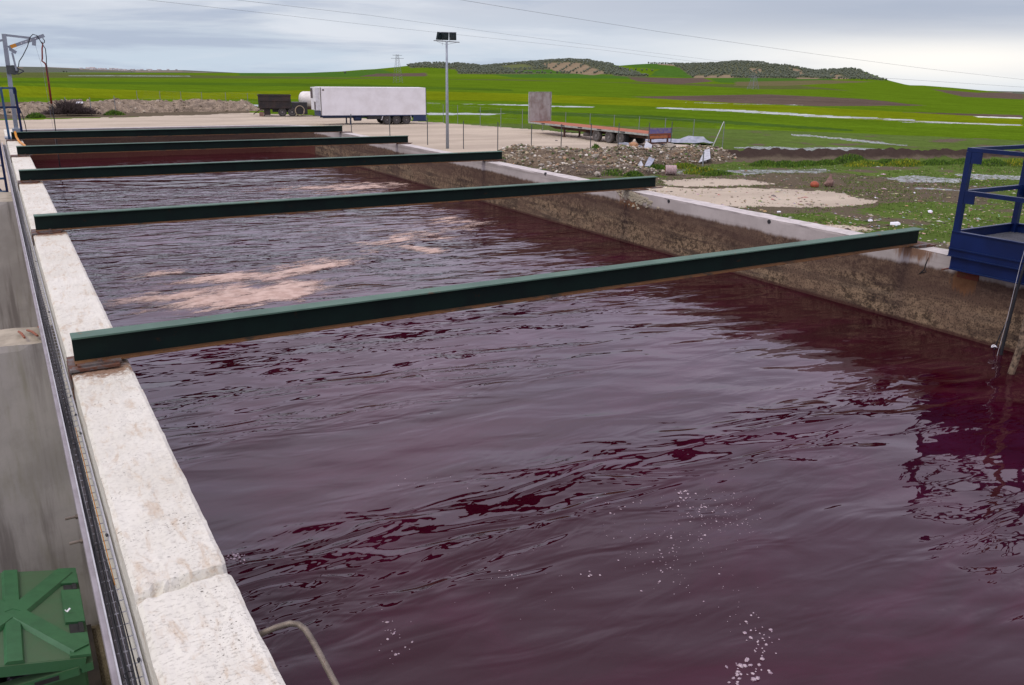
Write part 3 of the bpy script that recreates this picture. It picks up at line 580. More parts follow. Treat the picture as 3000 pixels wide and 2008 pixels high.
# foam rafts
fm,n,p=newmat('foam'); v=pos(n); a=n.noise(v,7,6,.65); n.set(p.inputs['Base Color'],n.mix(n.mr(a,.38,.62),(.66,.51,.42),(.50,.36,.29))); p.inputs['Roughness'].default_value=.95
p.inputs['Specular IOR Level'].default_value=.1; n.set(p.inputs['Normal'],n.bump(n.noise(v,60,4,.7),.008,.8))
vr=n.map(v,(1.5,6.,1),rot=(0,0,R(-14))); dn_=n.n('ShaderNodeAttribute',attribute_name='dens').outputs['Fac']
al=n.m('ADD',dn_,n.m('ADD',n.m('MULTIPLY',n.m('SUBTRACT',n.noise(vr,2.5,7,.7,.6),.5),1.5),n.m('MULTIPLY',n.m('SUBTRACT',n.noise(n.map(v,(1,2,1)),22,4,.7),.5),1.0)))
n.set(p.inputs['Alpha'],n.mr(al,.25,.95,0,.88))
def wp(x,y): return pl(x,y,2,WZ)[:2]
strokes=[([(450,878),(560,868),(680,840)],.40,.1),([(560,868),(640,880),(740,880),(850,855)],.36,.25),([(450,880),(380,890),(330,898)],.16,-.1),([(600,820),(700,815),(800,808),(900,790),(990,770)],.30,.12),([(400,812),(450,805),(520,797)],.2,.0),
 ([(380,830),(470,826)],.15,-.15),([(990,765),(1080,740),(1150,712),(1260,690)],.34,-.12),([(1100,718),(1190,705),(1280,700)],.3,.08),([(1180,720),(1260,735)],.2,-.05),([(1150,690),(1300,660),(1370,650)],.45,-.16),([(950,680),(1100,670),(1200,680)],.5,-.3),([(1280,655),(1330,640)],.2,.0),([(1290,615),(1350,617)],.25,-.15),
 ([(760,553),(900,556),(1040,545)],.6,-.15),([(960,560),(1060,550)],.5,-.05),([(1080,535),(1110,548)],.35,.0),([(990,530),(1040,533)],.25,-.08),([(1140,536),(1170,540)],.25,.0),([(740,590),(860,585)],.4,-.25),([(880,548),(1000,552)],.5,-.05)]
gx=np.arange(.7,9.8,.028); gy=np.arange(10.2,22.5,.035); GX,GY=np.meshgrid(gx,gy,indexing='xy'); best=np.full(GX.shape,-9.)
for st,wd,am in strokes:
    P=np.array([wp(*q) for q in st]); best=np.maximum(best,am+.70-dseg(GX,GY,P)/(wd*1.35)*.55)
rot=GX*.97+GY*.24; rot2=GY*.97-GX*.24
nz=fbm(rot*1.0,rot2*2.6,6)*1.1+fbm(rot*4,rot2*10,4)*.7-.9
fld=best+nz*1.25; keep=fld>.02; hgt=np.clip((fld-.5)*.02,0,.006)+(fbm(GX*18,GY*22,3)-.4)*.004*(fld>.5)
f4=gridfaces(len(gy),len(gx)); kf=keep.ravel()[f4].sum(1)>=3; f4=f4[kf]; us=np.unique(f4); mp=np.full(GX.size,-1); mp[us]=np.arange(len(us))
Vf=np.stack([GX.ravel(),GY.ravel(),WZ+.004+np.maximum(hgt.ravel(),0)],-1)[us]
tag(npmesh('foam',Vf,mp[f4],fm,smooth=True,attrs={'dens':fld.ravel()[us]}),'pinkish foam drifting on the liquid between the beams','foam',kind='stuff')
mb=MB(); bubm=paint('bubble_froth',(.50,.42,.43),(.22,.14,.18),.3,sc=70)
def blob(x,y,r): q=wp(x,y); r*=.8; mb.stone((q[0],q[1],WZ+r*.1),(r*random.uniform(.7,1.5),r,r*.5),random.random()*6,1,.22)
for (cx,cy,sx_,sy_,nn,r1,r2) in ((2100,1500,70,40,170,.003,.011),(1930,1600,70,50,90,.003,.011),(1985,1655,60,30,30,.003,.010),(1820,1480,40,20,12,.006,.014),(2210,1900,35,45,45,.006,.016),(2120,1780,60,50,22,.003,.008),(1150,1870,25,40,26,.004,.013),(1480,1690,25,15,10,.004,.012),(1735,1687,14,6,7,.008,.016),(2180,1975,22,22,22,.010,.022),(2000,1455,14,14,12,.009,.018),(2040,1485,14,8,8,.008,.014),(1240,1410,70,15,14,.003,.008),(1560,1740,100,60,18,.003,.007),(690,1632,14,10,22,.008,.022),(300,960,40,20,10,.01,.02)):
    for k in range(nn): blob(random.gauss(cx,sx_),random.gauss(cy,sy_),random.uniform(r1,r2) if random.random()<.35 else r1*1.2)
tag(mb.build('bubbles',bubm,smooth=True),'pale bubbles and froth flecks floating on the near liquid','bubbles',kind='stuff')
# ---------------------------------------------------------------- steel beams
BL=['nearest and longest-looking dark green steel beam, resting on rusty brackets across the tank','second dark green beam from the viewer, its right end on the broken patch of wall','third dark green beam, in the middle of the five spanning the tank','fourth dark green beam, next to last towards the trucks','farthest and shortest-looking dark green beam, in front of the crane']
for i in range(5):
    y,x0,x1=BY[i],BXL[i],BXR[i]; L=x1-x0; t=thing('steel_beam',BL[i],'beam',(x0,y,.022),group='green steel beams across the tank'); hb=.205
    def rag(mb,x0,x1,y0,y1,z0,z1): mb.bb((x0,y0,z0),(x1,y1,z1))
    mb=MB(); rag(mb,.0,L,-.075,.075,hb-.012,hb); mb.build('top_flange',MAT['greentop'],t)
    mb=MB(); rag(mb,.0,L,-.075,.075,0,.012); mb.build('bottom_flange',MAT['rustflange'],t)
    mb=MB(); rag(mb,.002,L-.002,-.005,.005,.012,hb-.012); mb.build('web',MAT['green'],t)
    mb=MB(); mb.bb((-.07+LX0-x0+.06,-.17,-.020),(LX1-x0-.07,.17,-.001)); mb.bb((LX0-x0-.014,-.14,-.16),(LX0-x0-.002,.14,-.021)); mb.bb((.01,-.135,0),(.30,-.078,.014)); mb.lathe((.16,-.10,.014),(0,0,1),[(0,.016),(.018,.016)],6)
    if i==0: mb.bb((LX0-x0-.012,-.14,-.3),(LX0-x0-.004,-.09,-.16))
    mb.build('bearing_plate',MAT['plate'],t)
    mb=MB(); mb.bb((RX0-x0+.015,-.15,-.019),(RX1-x0+.06,.15,-.001)); mb.bb((L-.2,-.14,0),(L+.08,-.078,.012)); mb.build('bearing_plate',MAT['plate'],t)
# ---------------------------------------------------------------- concrete bays on the left
def baywall(name,label,y0,y1,zt,x0,x1):
    n=40; vs=[];fs=[]; xs=np.linspace(x0,x1,n); pr=[(y0,GZ-.1),(y0,zt-.05),(y0,zt),(y0+(y1-y0)*.3,zt),(y0+(y1-y0)*.7,zt),(y1,zt),(y1,zt-.05),(y1,GZ-.1)]
    V_=np.zeros((n,8,3))
    for j,(y,z) in enumerate(pr):
        k=(fbm(xs*7,np.full(n,j*2.3),5)-.5); V_[:,j]=np.stack([xs,y+k*(.07 if j in(2,5) else .004),z+k*(.06 if j in (2,3,4,5) else 0)],-1)
    return tag(npmesh(name,V_.reshape(-1,3),gridfaces(n,8),MAT['bay'],smooth=False),label,'concrete wall')
baywall('concrete_wall','grey low concrete wall with broken top and rusty rebar stubs behind the green bin',8.75,9.38,-.43,-4,LX0-.003)
baywall('concrete_wall','second low concrete wall further along, streaked with green moss',18.7,20.2,-.45,-4,LX0-.003)
for k,(a,b) in enumerate((((55,972),(72,990)),((80,968),(110,984)),((113,958),(124,970)))):
    A_=pl(*a,2,-.40);B_=pl(*b,2,-.38); tag(MB().tube([A_,(A_+B_)/2+np.array([0,0,.012]),B_],[.011,.012,.011],7).build('rebar_stub',MAT['rebar']),('curved rusty rebar stub, leftmost on the broken wall top','straight rusty rebar stub, middle one on the broken wall top','rusty rebar stub nearest the cable tray')[k],'rebar stub','rusty rebar stubs on the wall top')
# dark dump strip in the bay
tag(MB().box((-2.2,6.9,GZ+.03),(4.6,3.6,.06)).build('bay_floor',paint('dark_bay_floor',(.03,.022,.016),(.015,.012,.01),.95)),'','',kind='structure')
# green wheeled container
t=thing('waste_container','green plastic waste container with its lid ajar beside the tank wall','waste container',(-.62,6.86,GZ))
BZ=1.36; hx,hy=.60,.62
mb=MB(); wl=.03
for s_ in (-1,1):
    mb.box((s_*hx,0,BZ/2+.1),(.03,2*hy,BZ-.2)); mb.box((0,s_*hy,BZ/2+.1),(2*hx,.03,BZ-.2))
mb.box((0,0,.2),(2*hx,2*hy,.04)); mb.build('body',MAT['binbody'],t)
mb=MB()
for s_ in (-1,1): mb.box((s_*(hx+.02),0,BZ-.03),(.09,2*hy+.12,.07),b=.01); mb.box((0,s_*(hy+.03),BZ-.03),(2*hx-.06,.09,.07),b=.01)
mb.build('rim',MAT['binlid'],t)
[MB().box((x,-hy-.077,BZ-.03),(.16,.01,.035)).build('handle_slot',MAT['dark'],t) for x in (-.3,.35)]; MB().box((.12,-hy-.02,BZ-.26),(.24,.012,.22)).build('recess',MAT['dark'],t)
mb=MB(); [mb.lathe((sx_*.5,sy_*.5,.0),(0,0,1),[(0,.08),(.1,.08)],12) for sx_ in(-1,1) for sy_ in(-1,1)]; mb.build('caster',MAT['dark'],t)
lid=MB(); T_=Matrix.Translation((hx+.02,0,BZ+.03))@Matrix.Rotation(R(14),4,'Y')
def lx(mb,a,b): # box in lid space; x runs left from the hinge
    n0=len(mb.v); mb.bb(a,b); mb.v[n0:]=[tuple(T_@Vector(q)) for q in mb.v[n0:]]
LW=hy+.05; lx(lid,(-1.3,-LW,0),(0,LW,.03)); lx(lid,(-1.3,-LW-.012,-.06),(0,-LW,.028)); lx(lid,(-1.3,LW,-.06),(0,LW+.012,.028))
lo=lid.build('lid',MAT['binlid'],t)
rb=MB()
def rib(p,q,w,hh=.03):
    n0=len(rb.v); P,Q=Vector((*p,0)),Vector((*q,0)); dd=(Q-P).normalized(); nn=Vector((-dd.y,dd.x,0))*w/2
    vs=[P-nn,P+nn,Q+nn,Q-nn]; vs2=[v_+Vector((0,0,.031)) for v_ in vs]; c_=[P-nn*.75,P+nn*.75,Q+nn*.75,Q-nn*.75]; vs3=[v_+Vector((0,0,.031+hh)) for v_ in c_]
    rb.add([T_@v_ for v_ in vs2+vs3],[(0,1,5,4),(1,2,6,5),(2,3,7,6),(3,0,4,7),(4,5,6,7)])
rib((-.47,-LW),(-.47,LW),.13,.026); rib((-.44,.02),(-.06,LW-.06),.17,.030); rib((-.44,-.02),(-.03,-LW+.08),.17,.033); rib((-.5,.02),(-.95,LW-.03),.16,.029); rib((-.5,-.02),(-.95,-LW+.03),.16,.032)
for (a,b) in ((.40,.66),(-.21,.29),(-.67,-.37)): lx(rb,(-.11,a,.031),(.03,b,.052))
rb.build('lid_ribs',paint('bin_rib_green',(.033,.135,.05),(.028,.11,.042),.5),lo)
for a,b in ((.30,.39),(-.36,-.22)): hp=MB(); lx(hp,(-.085,a,.032),(-.02,b,.04)); lx(hp,(-.021,a,.0),(.012,b,.05)); hp.build('hinge',MAT['dark'],lo)
mb=MB(); [mb.stone((random.uniform(-.45,.45),random.uniform(-.45,.45),BZ-.22),(.24,.24,.14),random.random()*6,2,.12) for _ in range(9)]
bo=mb.build('refuse_bag',MAT['bag'],None,True); bo.location=(-.62,6.86,GZ); tag(bo,'black refuse bags inside the green container','refuse bag')
for k,(x,y,z,l) in enumerate(((-.06,6.78,-2.12,'white scrap of paper lying on the lid of the green container'),(-.16,6.19,-2.16,'small white twig of litter on the near rim of the container'))):
    q=MB(); q.bar((x-.015,y-.005,z),(x+.012,y+.012,z+.015),.016,.005); q.bar((x-.015,y,z),(x-.026,y+.016,z+.01),.006,.005); tag(q.build('litter',MAT['whitep']),l,'litter')
# ---------------------------------------------------------------- cable tray
t=thing('cable_tray','galvanised wire-mesh cable tray running along the left outside of the tank wall','cable tray',(.1,0,-.25))
y0,y1=1.2,30.; mb=MB(); TX0,TX1,TZ=.005,.095,-.03
for x in np.linspace(TX0,TX1,5): mb.tube([(x,y0,TZ),(x,y1,TZ)],.0026,5)
for x in (TX0-.001,TX1+.001):
    for z in (TZ+.035,TZ+.07): mb.tube([(x,y0,z),(x,y1,z)],.0030 if z<TZ+.05 else .0045,5)
for y in np.arange(y0,y1,.1): mb.tube([(TX0-.002,y,TZ+.07),(TX0-.002,y,TZ+.006),(TX0+.004,y,TZ-.003),(TX1-.004,y,TZ-.003),(TX1+.002,y,TZ+.006),(TX1+.002,y,TZ+.07)],.0036,4)
mb.build('wire_basket',MAT['galv'],t)
mb=MB(); mb.bb((-.022,y0,-.11),(-.012,y1,.02)); mb.bb((-.0118,y0,-.11),(.07,y1,-.100)); mb.bb((-.0118,y0,.008),(.0,y1,.0195)); mb.build('support_channel',paint('channel_zinc',(.34,.32,.33),(.27,.25,.26),.6,.3,sc=5),t)
mb=MB(); 
for y in (4.48,4.77): mb.tube([(-.022,y,-.045),(-.085,y,-.045)],.008,8); mb.lathe((-.022,y,-.045),(-1,0,0),[(0,.015),(.012,.015)],6)
mb.build('bolt',MAT['pipe'],t)
random.seed(3)
for k in range(7):
    yy=np.arange(1.2,29.9,.3); ph=random.random()*9; xb=.1+(.008,.019,.029,.038,.076,.051,.066)[k]
    off=(fbm(yy*.35+ph,np.full_like(yy,k*3.1),2)-.5)*.045; x=np.clip(xb+off,.108,.188); z=-.25-.018+.008*(k%3)+.012*fbm(yy*.7+ph,np.full_like(yy,k*1.)); r_=(.0048,.005,.0035,.0045,.0025,.0042,.003)[k]
    m_=MAT['cable'] if k!=4 else MAT['orange']
    k0=(slice(9,17) if k==4 else slice(None)); x,yy,z=x[k0],yy[k0],z[k0]
    tag(MB().tube([(a,b,c) for a,b,c in zip(x,yy,z)],r_,6).build('power_cable' if k!=4 else 'signal_cable',m_),'black power cable lying in the wire cable tray beside the wall' if k!=4 else 'thin orange-yellow cable among the black ones in the tray','cable','cables lying in the tray')
mb=MB(); 
for y in (3.2,4.3,5.75,6.1,6.5,9.,11.5): mb.tube([(.12+.02*math.cos(a)+.02,y,-.256+.018*math.sin(a)) for a in np.linspace(0,6.3,9)],.002,4); mb.stone((.185,y,-.2),(.008,.012,.008))
tag(mb.build('cable_tie',MAT['cable']),'black cable ties and clips along the tray','cable tie')
# ladder handle in the tank
P=[pl(780,1853,2,-.07),pl(810,1838,2,-.055),pl(850,1827,2,-.045),pl(875,1830,2,-.045),pl(895,1845,2,-.05),pl(920,1885,2,-.06),pl(985,2008,2,-.10),pl(1080,2190,2,-.16)]; P[0]=np.array([LX1-.02,P[0][1],-.075])
P2=P[-1]; tag(MB().tube([Vector(q) for q in P]+[(P2[0],P2[1]-.1,-.3),(P2[0],P2[1]-.1,-1.4)],.0125,12).build('ladder_handle',MAT['pipe'],smooth=True),'bent worn steel pipe handle sticking out of the near tank wall','handle')
# ---------------------------------------------------------------- blue platform on the right
t=thing('blue_platform','dark blue steel access platform with guard rail hanging over the right wall','platform',(9.72,4.5,0)); XA,XB,YA,YB=0.,1.30,0.,1.40
def P_(name,fn,m='blue',lab=None):
    mb=MB(); fn(mb); o=mb.build(name,MAT[m],t)
    if lab:o['label']=lab
    return o
for (x,y) in ((XA+.03,YB-.03),(XB-.03,YB-.03),(XA+.03,YA+.03),(XB-.03,YA+.03)): P_('post',lambda mb:mb.bb((x-.032,y-.032,.10 if x<1 else .03),(x+.032,y+.032,1.265)))
def rail(mb,z,w): mb.bb((XA,YA,z),(XA+w,YB,z+w)); mb.bb((XB-w,YA,z),(XB,YB,z+w)); mb.bb((XA+w,YB-w,z),(XB-w,YB,z+w))
P_('top_rail',lambda mb:rail(mb,1.267,.045)); P_('mid_rail',lambda mb:rail(mb,.77,.05))
def gus(mb):
    for z in (1.266,.80):
        mb.bb((XA+.002,YB-.19,z-.13),(XA+.016,YB-.064,z-.001)); mb.bb((XB-.016,YB-.19,z-.13),(XB-.002,YB-.064,z-.001)); mb.bb((XA+.064,YB-.06,z-.10),(XA+.13,YB-.045,z-.001)); mb.bb((XB-.13,YB-.06,z-.10),(XB-.064,YB-.045,z-.001))
P_('gusset',gus)
def kick(mb):
    for (a,b) in (((XA-.008,YA,.04),(XA,YB,.33)),((XB,YA,.04),(XB+.008,YB,.33)),((XA,YB,.04),(XB,YB+.008,.33)),((XA,YA-.008,.04),(XB,YA,.33))): mb.bb(a,b)
    mb.bb((XA-.02,YA,.322),(XA+.03,YB,.336)); mb.bb((XB-.03,YA,.322),(XB+.02,YB,.336)); mb.bb((XA+.03,YB-.03,.322),(XB-.03,YB+.01,.336)); mb.bb((XA-.028,YA,.118),(XA-.008,YB,.132)); mb.bb((XA-.03,YA,.03),(XA-.0,YB,.042))
P_('kick_plate',kick)
P_('lower_beam',lambda mb:(mb.bb((XA+.012,YA,-.115),(XA+.022,YB-.03,.03)),mb.bb((XA-.02,YA,-.127),(XA+.09,YB-.03,-.115)),mb.bb((XA+.09,YA,.0),(XB,YA+.1,.03)),mb.bb((XA+.09,YB-.13,.0),(XB,YB-.03,.03))))
def gr(mb):
    for y in np.arange(YA+.02,YB,.033): mb.bb((XA+.02,y,.20),(XB-.02,y+.006,.225))
    for x in np.arange(XA+.1,XB,.1): mb.bb((x,YA+.02,.205),(x+.006,YB-.01,.22))
P_('floor_grating',gr,'grate'); P_('fixing_plate',lambda mb:(mb.bb((RX0-9.72-.014,YB-.33,-.24),(RX0-9.72-.002,YB-.06,-.10)),mb.bb((XA-.14,YB-.05,-.128),(XA+.1,YB-.03,-.116))),'rustred','red rusty fixing plate bleeding rust down the wall')
tag(MB().tube([(9.68,4.98,.6),(9.64,5.0,.1),(9.60,5.0,-.5),(9.58,5.02,-1.)],.003,5).build('steel_wire',MAT['galv']),'thin pale wire hanging down beside the blue platform','wire')
tag(MB().tube([(9.72,4.93,.3),(9.69,4.98,.12),(9.68,5.0,-.2),(9.66,5.02,-.9),(9.66,5.02,-1.1)],[.014,.014,.016,.019,.018],8).build('rope',MAT['cable']),'thick black rope hanging from the blue platform into the liquid','rope')
tag(MB().tube([(9.80,5.1,-.6),(9.78,5.14,-.8),(9.77,5.18,-1.05)],.007,6).build('rope',MAT['cable']),'short thin black rope end beside the thick rope','rope')
tag(MB().tube([(9.62+.028*math.cos(a),5.09+.028*math.sin(a),-.885+.01*math.sin(2*a)) for a in np.linspace(0,6.28,13)],.007,6).build('metal_ring',MAT['whitep']),'small pale metal ring at the water line by the rope','ring')
q=pl(2962,1095,2,WZ); q2=pl(3000,955,0,q[0]); tag(MB().tube([(q[0]+.01,q[1],WZ-.2),(q[0],q[1],WZ),(q[0]+.0,q[1]-.04,WZ+.35),(q[0],q[1]-.06,1.3)],[.036,.036,.034,.03],10).build('standpipe',MAT['crust']),'crusted brown pipe standing in the liquid at the right edge','pipe')
# ---------------------------------------------------------------- crane, guard rail and ladder at the far left corner
CY=28.5
t=thing('davit_crane','galvanised davit crane with winch on the far left corner of the tank','crane',(.5,CY,0))
def B(name,fn,m,par=None,lab=None,sm=False):
    mb=MB(); fn(mb); o=mb.build(name,MAT[m],par or t,sm)
    if lab:o['label']=lab
    return o
B('post',lambda mb:mb.bar((0,0,.05),(.075,0,2.82),.11,.11),'galvpole')
B('base_plate',lambda mb:(mb.bb((-.32,-.25,.0),(.22,.25,.05)),mb.bb((-.10,-.13,.05),(.12,.13,.28))),'galvpole')
B('arm',lambda mb:mb.bar((.08,0,2.79),(.72,0,2.73),.05,.06),'galvpole')
def jib(mb):
    mb.bar((.13,-.02,2.46),(1.06,-.02,2.81),.02,.09); mb.bar((.9,.02,2.75),(1.06,.02,2.81),.02,.08)
jb=B('jib',jib,'galvpole'); B('warning_band',lambda mb:mb.bar((.19,-.032,2.483),(.33,-.032,2.536),.012,.092),'orange',jb)
def hol(mb):
    for f_ in (.36,.49,.62,.75): 
        x=.13+.93*f_; z=2.46+.35*f_; mb.lathe((x,-.031,z),(0,-1,0),[(0,.018),(.003,.018)],8)
B('jib_hole',hol,'whitep',jb)
B('pulley',lambda mb:(mb.box((.23,-.01,2.38),(.18,.02,.09),ry=R(35)),mb.box((.78,-.03,2.62),(.10,.02,.18),ry=R(8))),'galvpole')
def winch(mb):
    mb.lathe((.17,-.08,1.87),(0,1,0),[(0,.13),(.02,.13),(.021,.07),(.14,.07),(.141,.13),(.16,.13)],18); mb.box((.1,0,1.88),(.2,.2,.22)); mb.bar((.25,-.05,1.93),(.42,-.05,1.84),.03,.03); mb.bar((.25,-.05,1.75),(.42,-.05,1.84),.03,.03)
wi=B('winch',winch,'dpost'); B('winch_lever',lambda mb:mb.bar((.24,-.12,1.85),(.20,-.12,2.33),.04,.05),'galvpole',wi)
B('hook',lambda mb:mb.tube([(1.02,0,2.78),(1.02,0,2.72),(1.05,0,2.68),(1.04,0,2.62),(1.0,0,2.60),(.975,0,2.64)],.012,6),'dark')
B('lifting_wire',lambda mb:(mb.tube([(.80,-.03,2.55),(.9,0,1.9),(.96,0,-.6)],.004,4),mb.tube([(.2,0,2.34),(.2,-.1,2.3)],.004,4),mb.tube([(.25,0,2.4),(.78,-.03,2.66)],.003,4)),'galvpole')
tag(MB().tube([(1.50,CY,2.60),(1.46,CY,2.46),(1.43,CY,2.2),(1.41,CY,2.12),(1.47,CY,2.07),(1.5,CY,2.02),(1.50,CY,1.6),(1.49,CY,.95)],[.016,.02,.02,.02,.02,.028,.030,.030],8).build('hose',MAT['redhose'],smooth=True),'dark red hose hanging from the davit crane hook','hose')
tag(MB().tube([(.80,CY-.03,1.95),(.84,CY-.05,2.1),(.95,CY-.06,2.25),(1.1,CY-.06,2.5),(1.2,CY-.06,2.75),(1.28,CY-.06,2.83),(1.38,CY-.05,2.80),(1.46,CY-.05,2.62),(1.54,CY-.05,2.45),(1.53,CY-.04,2.2),(1.505,CY-.03,2.0),(1.50,CY,.96),(1.50,CY,.4),(1.47,CY,-.5),(1.47,CY,-1.1)],[.012]*11+[.014]*4,7).build('crane_cable',MAT['cable'],smooth=True),'black cable looped over the crane jib and down into the tank','cable')
tag(MB().tube([(.62,CY-.05,.95),(.7,CY-.1,.7),(.74,CY-.12,.4),(.75,CY-.1,.03)],.012,6).build('floor_cable',MAT['cable']),'short black cable curving down beside the blue guard rail','cable')
tag(MB().tube([(.42,CY-.4,.08),(.45,BY[4]-.10,.23),(.46,BY[4]-.2,.1),(.50,BY[4]-.9,.03),(.58,BY[4]-2.1,.03),(.60,BY[3]+.5,.03)],.030,8).build('yellow_hose',MAT['orange'],smooth=True),'orange-yellow hose lying over the far left wall top','hose')
t=thing('guard_rail','blue steel guard rail in front of the crane post','guard rail',(.28,CY-.5,0))
for x in (0,.33): B('post',lambda mb:mb.bar((x+.01,0,-.3 if x==0 else 0),(x,0,1.42),.17 if x==0 else .10,.06),'blue2' if x==0 else 'blue')
B('top_rail',lambda mb:(mb.bb((-.9,-.02,1.37),(.33,.03,1.42)),mb.bb((.28,-.03,1.24),(.37,.03,1.37))),'blue2'); B('mid_rail',lambda mb:(mb.bb((-.9,-.02,.86),(.35,.03,.91)),mb.bb((.30,-.03,.72),(.39,.03,.86))),'blue')
t=thing('blue_ladder','blue steel ladder going down outside the far end of the left wall','ladder',(.02,25.6,0))
B('stile',lambda mb:mb.bb((-.03,-.03,-3.6),(.03,.03,.5)),'blue'); B('stile',lambda mb:mb.bb((-.63,-.03,-3.6),(-.57,.03,.5)),'blue')
for k in range(11): B('rung',lambda mb:mb.tube([(-.57,0,.22-.335*k),(-.03,0,.22-.335*k)],.03,6),'galv' if k<3 else 'blue2')
B('brace',lambda mb:mb.bar((-.5,.06,-.55),(-.03,.06,-1.25),.04,.04),'blue')
t=thing('street_lamp','tip of a grey lamp head at the far left edge','lamp',(.12,26,0)); B('lamp_head',lambda mb:mb.box((.17,0,2.56),(.46,.2,.05),ry=R(-14)),'galvpole'); B('pole',lambda mb:mb.tube([(-.35,0,-3.6),(-.35,0,2.4),(-.05,0,2.6)],.04,8),'galvpole')
# ---------------------------------------------------------------- floodlight mast
pb=pl(1311,436,2,GZ); d_=ray(1314.5,121); k=math.hypot(pb[0],pb[1])/math.hypot(d_[0],d_[1]); H=2.1+d_[2]*k-GZ
t=thing('floodlight_mast','tall grey mast with three black floodlights behind the right tank wall','floodlight mast',pb,-math.atan2(pb[0],pb[1]))
B('pole',lambda mb:mb.tube([(0,0,-.2),(0,0,H*.5),(0,0,H)],[.125,.10,.075],12),'galvpole',sm=True)
B('crossbar',lambda mb:(mb.bar((-.93,0,H+.02),(.93,0,H-.07),.07,.06),mb.tube([(-.7,0,H-.03),(-.35,0,H-.16),(0,0,H-.24),(.35,0,H-.16),(.75,0,H-.08)],.014,4),mb.tube([(-.33,0,H),(-.3,0,H-.3)],.012,4)),'post')
for (x,rz_,w_) in ((-.50,55,.5),(-.10,12,.5),(.44,-4,.5)):
    o=B('floodlight',lambda mb:(mb.box((0,0,0),(w_,.12,.52),b=.03),mb.box((0,-.09,.0),(w_*.55,.08,.26)),mb.box((0,.07,0),(w_*1.03,.03,.54))),'lamp'); o.location=(x,.02,H+.33); o.rotation_euler=(R(14),0,R(rz_)); o2=MB().bar((x-.22,0,H+.0),(x-.20,0,H+.25),.03,.03).build('bracket',MAT['post'],t)
# ---------------------------------------------------------------- trailers
def wheel(par,x,y,r,w,m='tyre',side=-1,z=None):
    z=r if z is None else z
    g=MB().lathe((x,y,z),(0,side,0),[(-w*.5,r*.6),(-w*.5,r*.93),(-w*.38,r),(w*.38,r),(w*.5,r*.93),(w*.5,r*.66),(w*.3,r*.6),(w*.3,r*.2)],28).build('wheel',MAT[m],par,True)
    MB().lathe((x,y,z),(0,side,0),[(w*.24,r*.58),(w*.34,r*.56),(w*.34,r*.5),(w*.16,r*.42),(w*.2,r*.25),(w*.42,r*.22),(w*.42,r*.02)],18).build('hub',MAT['hub'],g)
    return g
# refrigerated trailer
C_=CAM; r1=ray(941,339); t1=(-2.63-2.1)/r1[2]; P1=CAM+r1*t1; P2=CAM+ray(1249,339)*t1*1.055; dx=P2-P1; L=math.hypot(dx[0],dx[1]); rz=math.atan2(dx[1],dx[0]); HB=79.4/F*(t1)*1.0
t=thing('refrigerated_trailer','long white box trailer on three axles parked beyond the tank','trailer',(P1[0],P1[1],GZ),rz); fz=.97; WD=2.45
bd=B('body',lambda mb:mb.box((L/2,WD/2,fz+HB/2),(L,WD,HB),b=.05),'white')
B('side_rail',lambda mb:(mb.bb((.02,-.012,fz-.09),(L-.02,.04,fz-.005)),mb.bb((L-.05,-.004,fz),(L+.004,.06,fz+HB*.995))),'navy')
B('corner_strip',lambda mb:(mb.bb((-.01,-.015,fz),(.09,.0,fz+HB)),mb.bb((.02,-.02,fz+HB*.02),(.05,-.005,fz+HB*.9))),'hub')
fr=B('fridge_unit',lambda mb:(mb.bb((-.42,.25,fz+HB*.18),(-.004,WD-.1,fz+HB*.99)),),'fridge'); B('fan_grille',lambda mb:mb.bb((-.45,1.45,fz+HB*.60),(-.421,WD-.12,fz+HB*.95)),'grille',fr); B('side_grille',lambda mb:mb.bb((-.45,.35,fz+HB*.2),(-.421,.85,fz+HB*.48)),'grille',fr)
B('front_bulkhead',lambda mb:mb.bb((-.12,.1,fz-.06),(-.003,WD-.1,fz+HB*.16)),'navy')
for f_ in (.285,.285): pass
B('landing_leg',lambda mb:(mb.bb((L*.27,.35,.06),(L*.27+.12,.47,fz-.05)),mb.bb((L*.27-.1,.3,.0),(L*.27+.22,.52,.06))),'navy'); B('landing_leg',lambda mb:(mb.bb((L*.27,1.95,.06),(L*.27+.12,2.07,fz-.05)),mb.bb((L*.27-.1,1.9,.0),(L*.27+.22,2.12,.06))),'navy')
B('tank_box',lambda mb:mb.lathe((L*.31,.55,fz-.33),(1,0,0),[(0,.2),(.05,.26),(.75,.26),(.8,.2)],16),'navy'); B('pallet_box',lambda mb:mb.bb((L*.43,.05,fz-.42),(L*.56,.5,fz-.07)),'dark')
for f_ in (.617,.708,.805):
    wheel(t,L*f_,.20,.46,.34); wheel(t,L*f_,WD-.2,.46,.34,side=1)
B('mudguard',lambda mb:(mb.bar((L*.575,.1,fz-.08),(L*.560,.1,.45),.3,.03),mb.bar((L*.845,.1,fz-.08),(L*.855,.1,.45),.3,.03)),'white')
B('side_guard',lambda mb:(mb.bb((L*.87,.0,.36),(L*.995,.05,fz-.1)),mb.bb((L*.86,.0,.30),(L*1.0,.08,.40))),'navy'); B('axle',lambda mb:[mb.tube([(L*f_,.3,.46),(L*f_,WD-.3,.46)],.07,8) for f_ in(.617,.708,.805)],'dark')
B('chassis',lambda mb:(mb.bb((.3,.6,fz-.30),(L-.1,.75,fz-.02)),mb.bb((.3,1.7,fz-.30),(L-.1,1.85,fz-.02))),'navy')
B('marker_lamp',lambda mb:mb.bb((.22,-.012,fz+HB*.88),(.42,-.002,fz+HB*.93)),'grille')
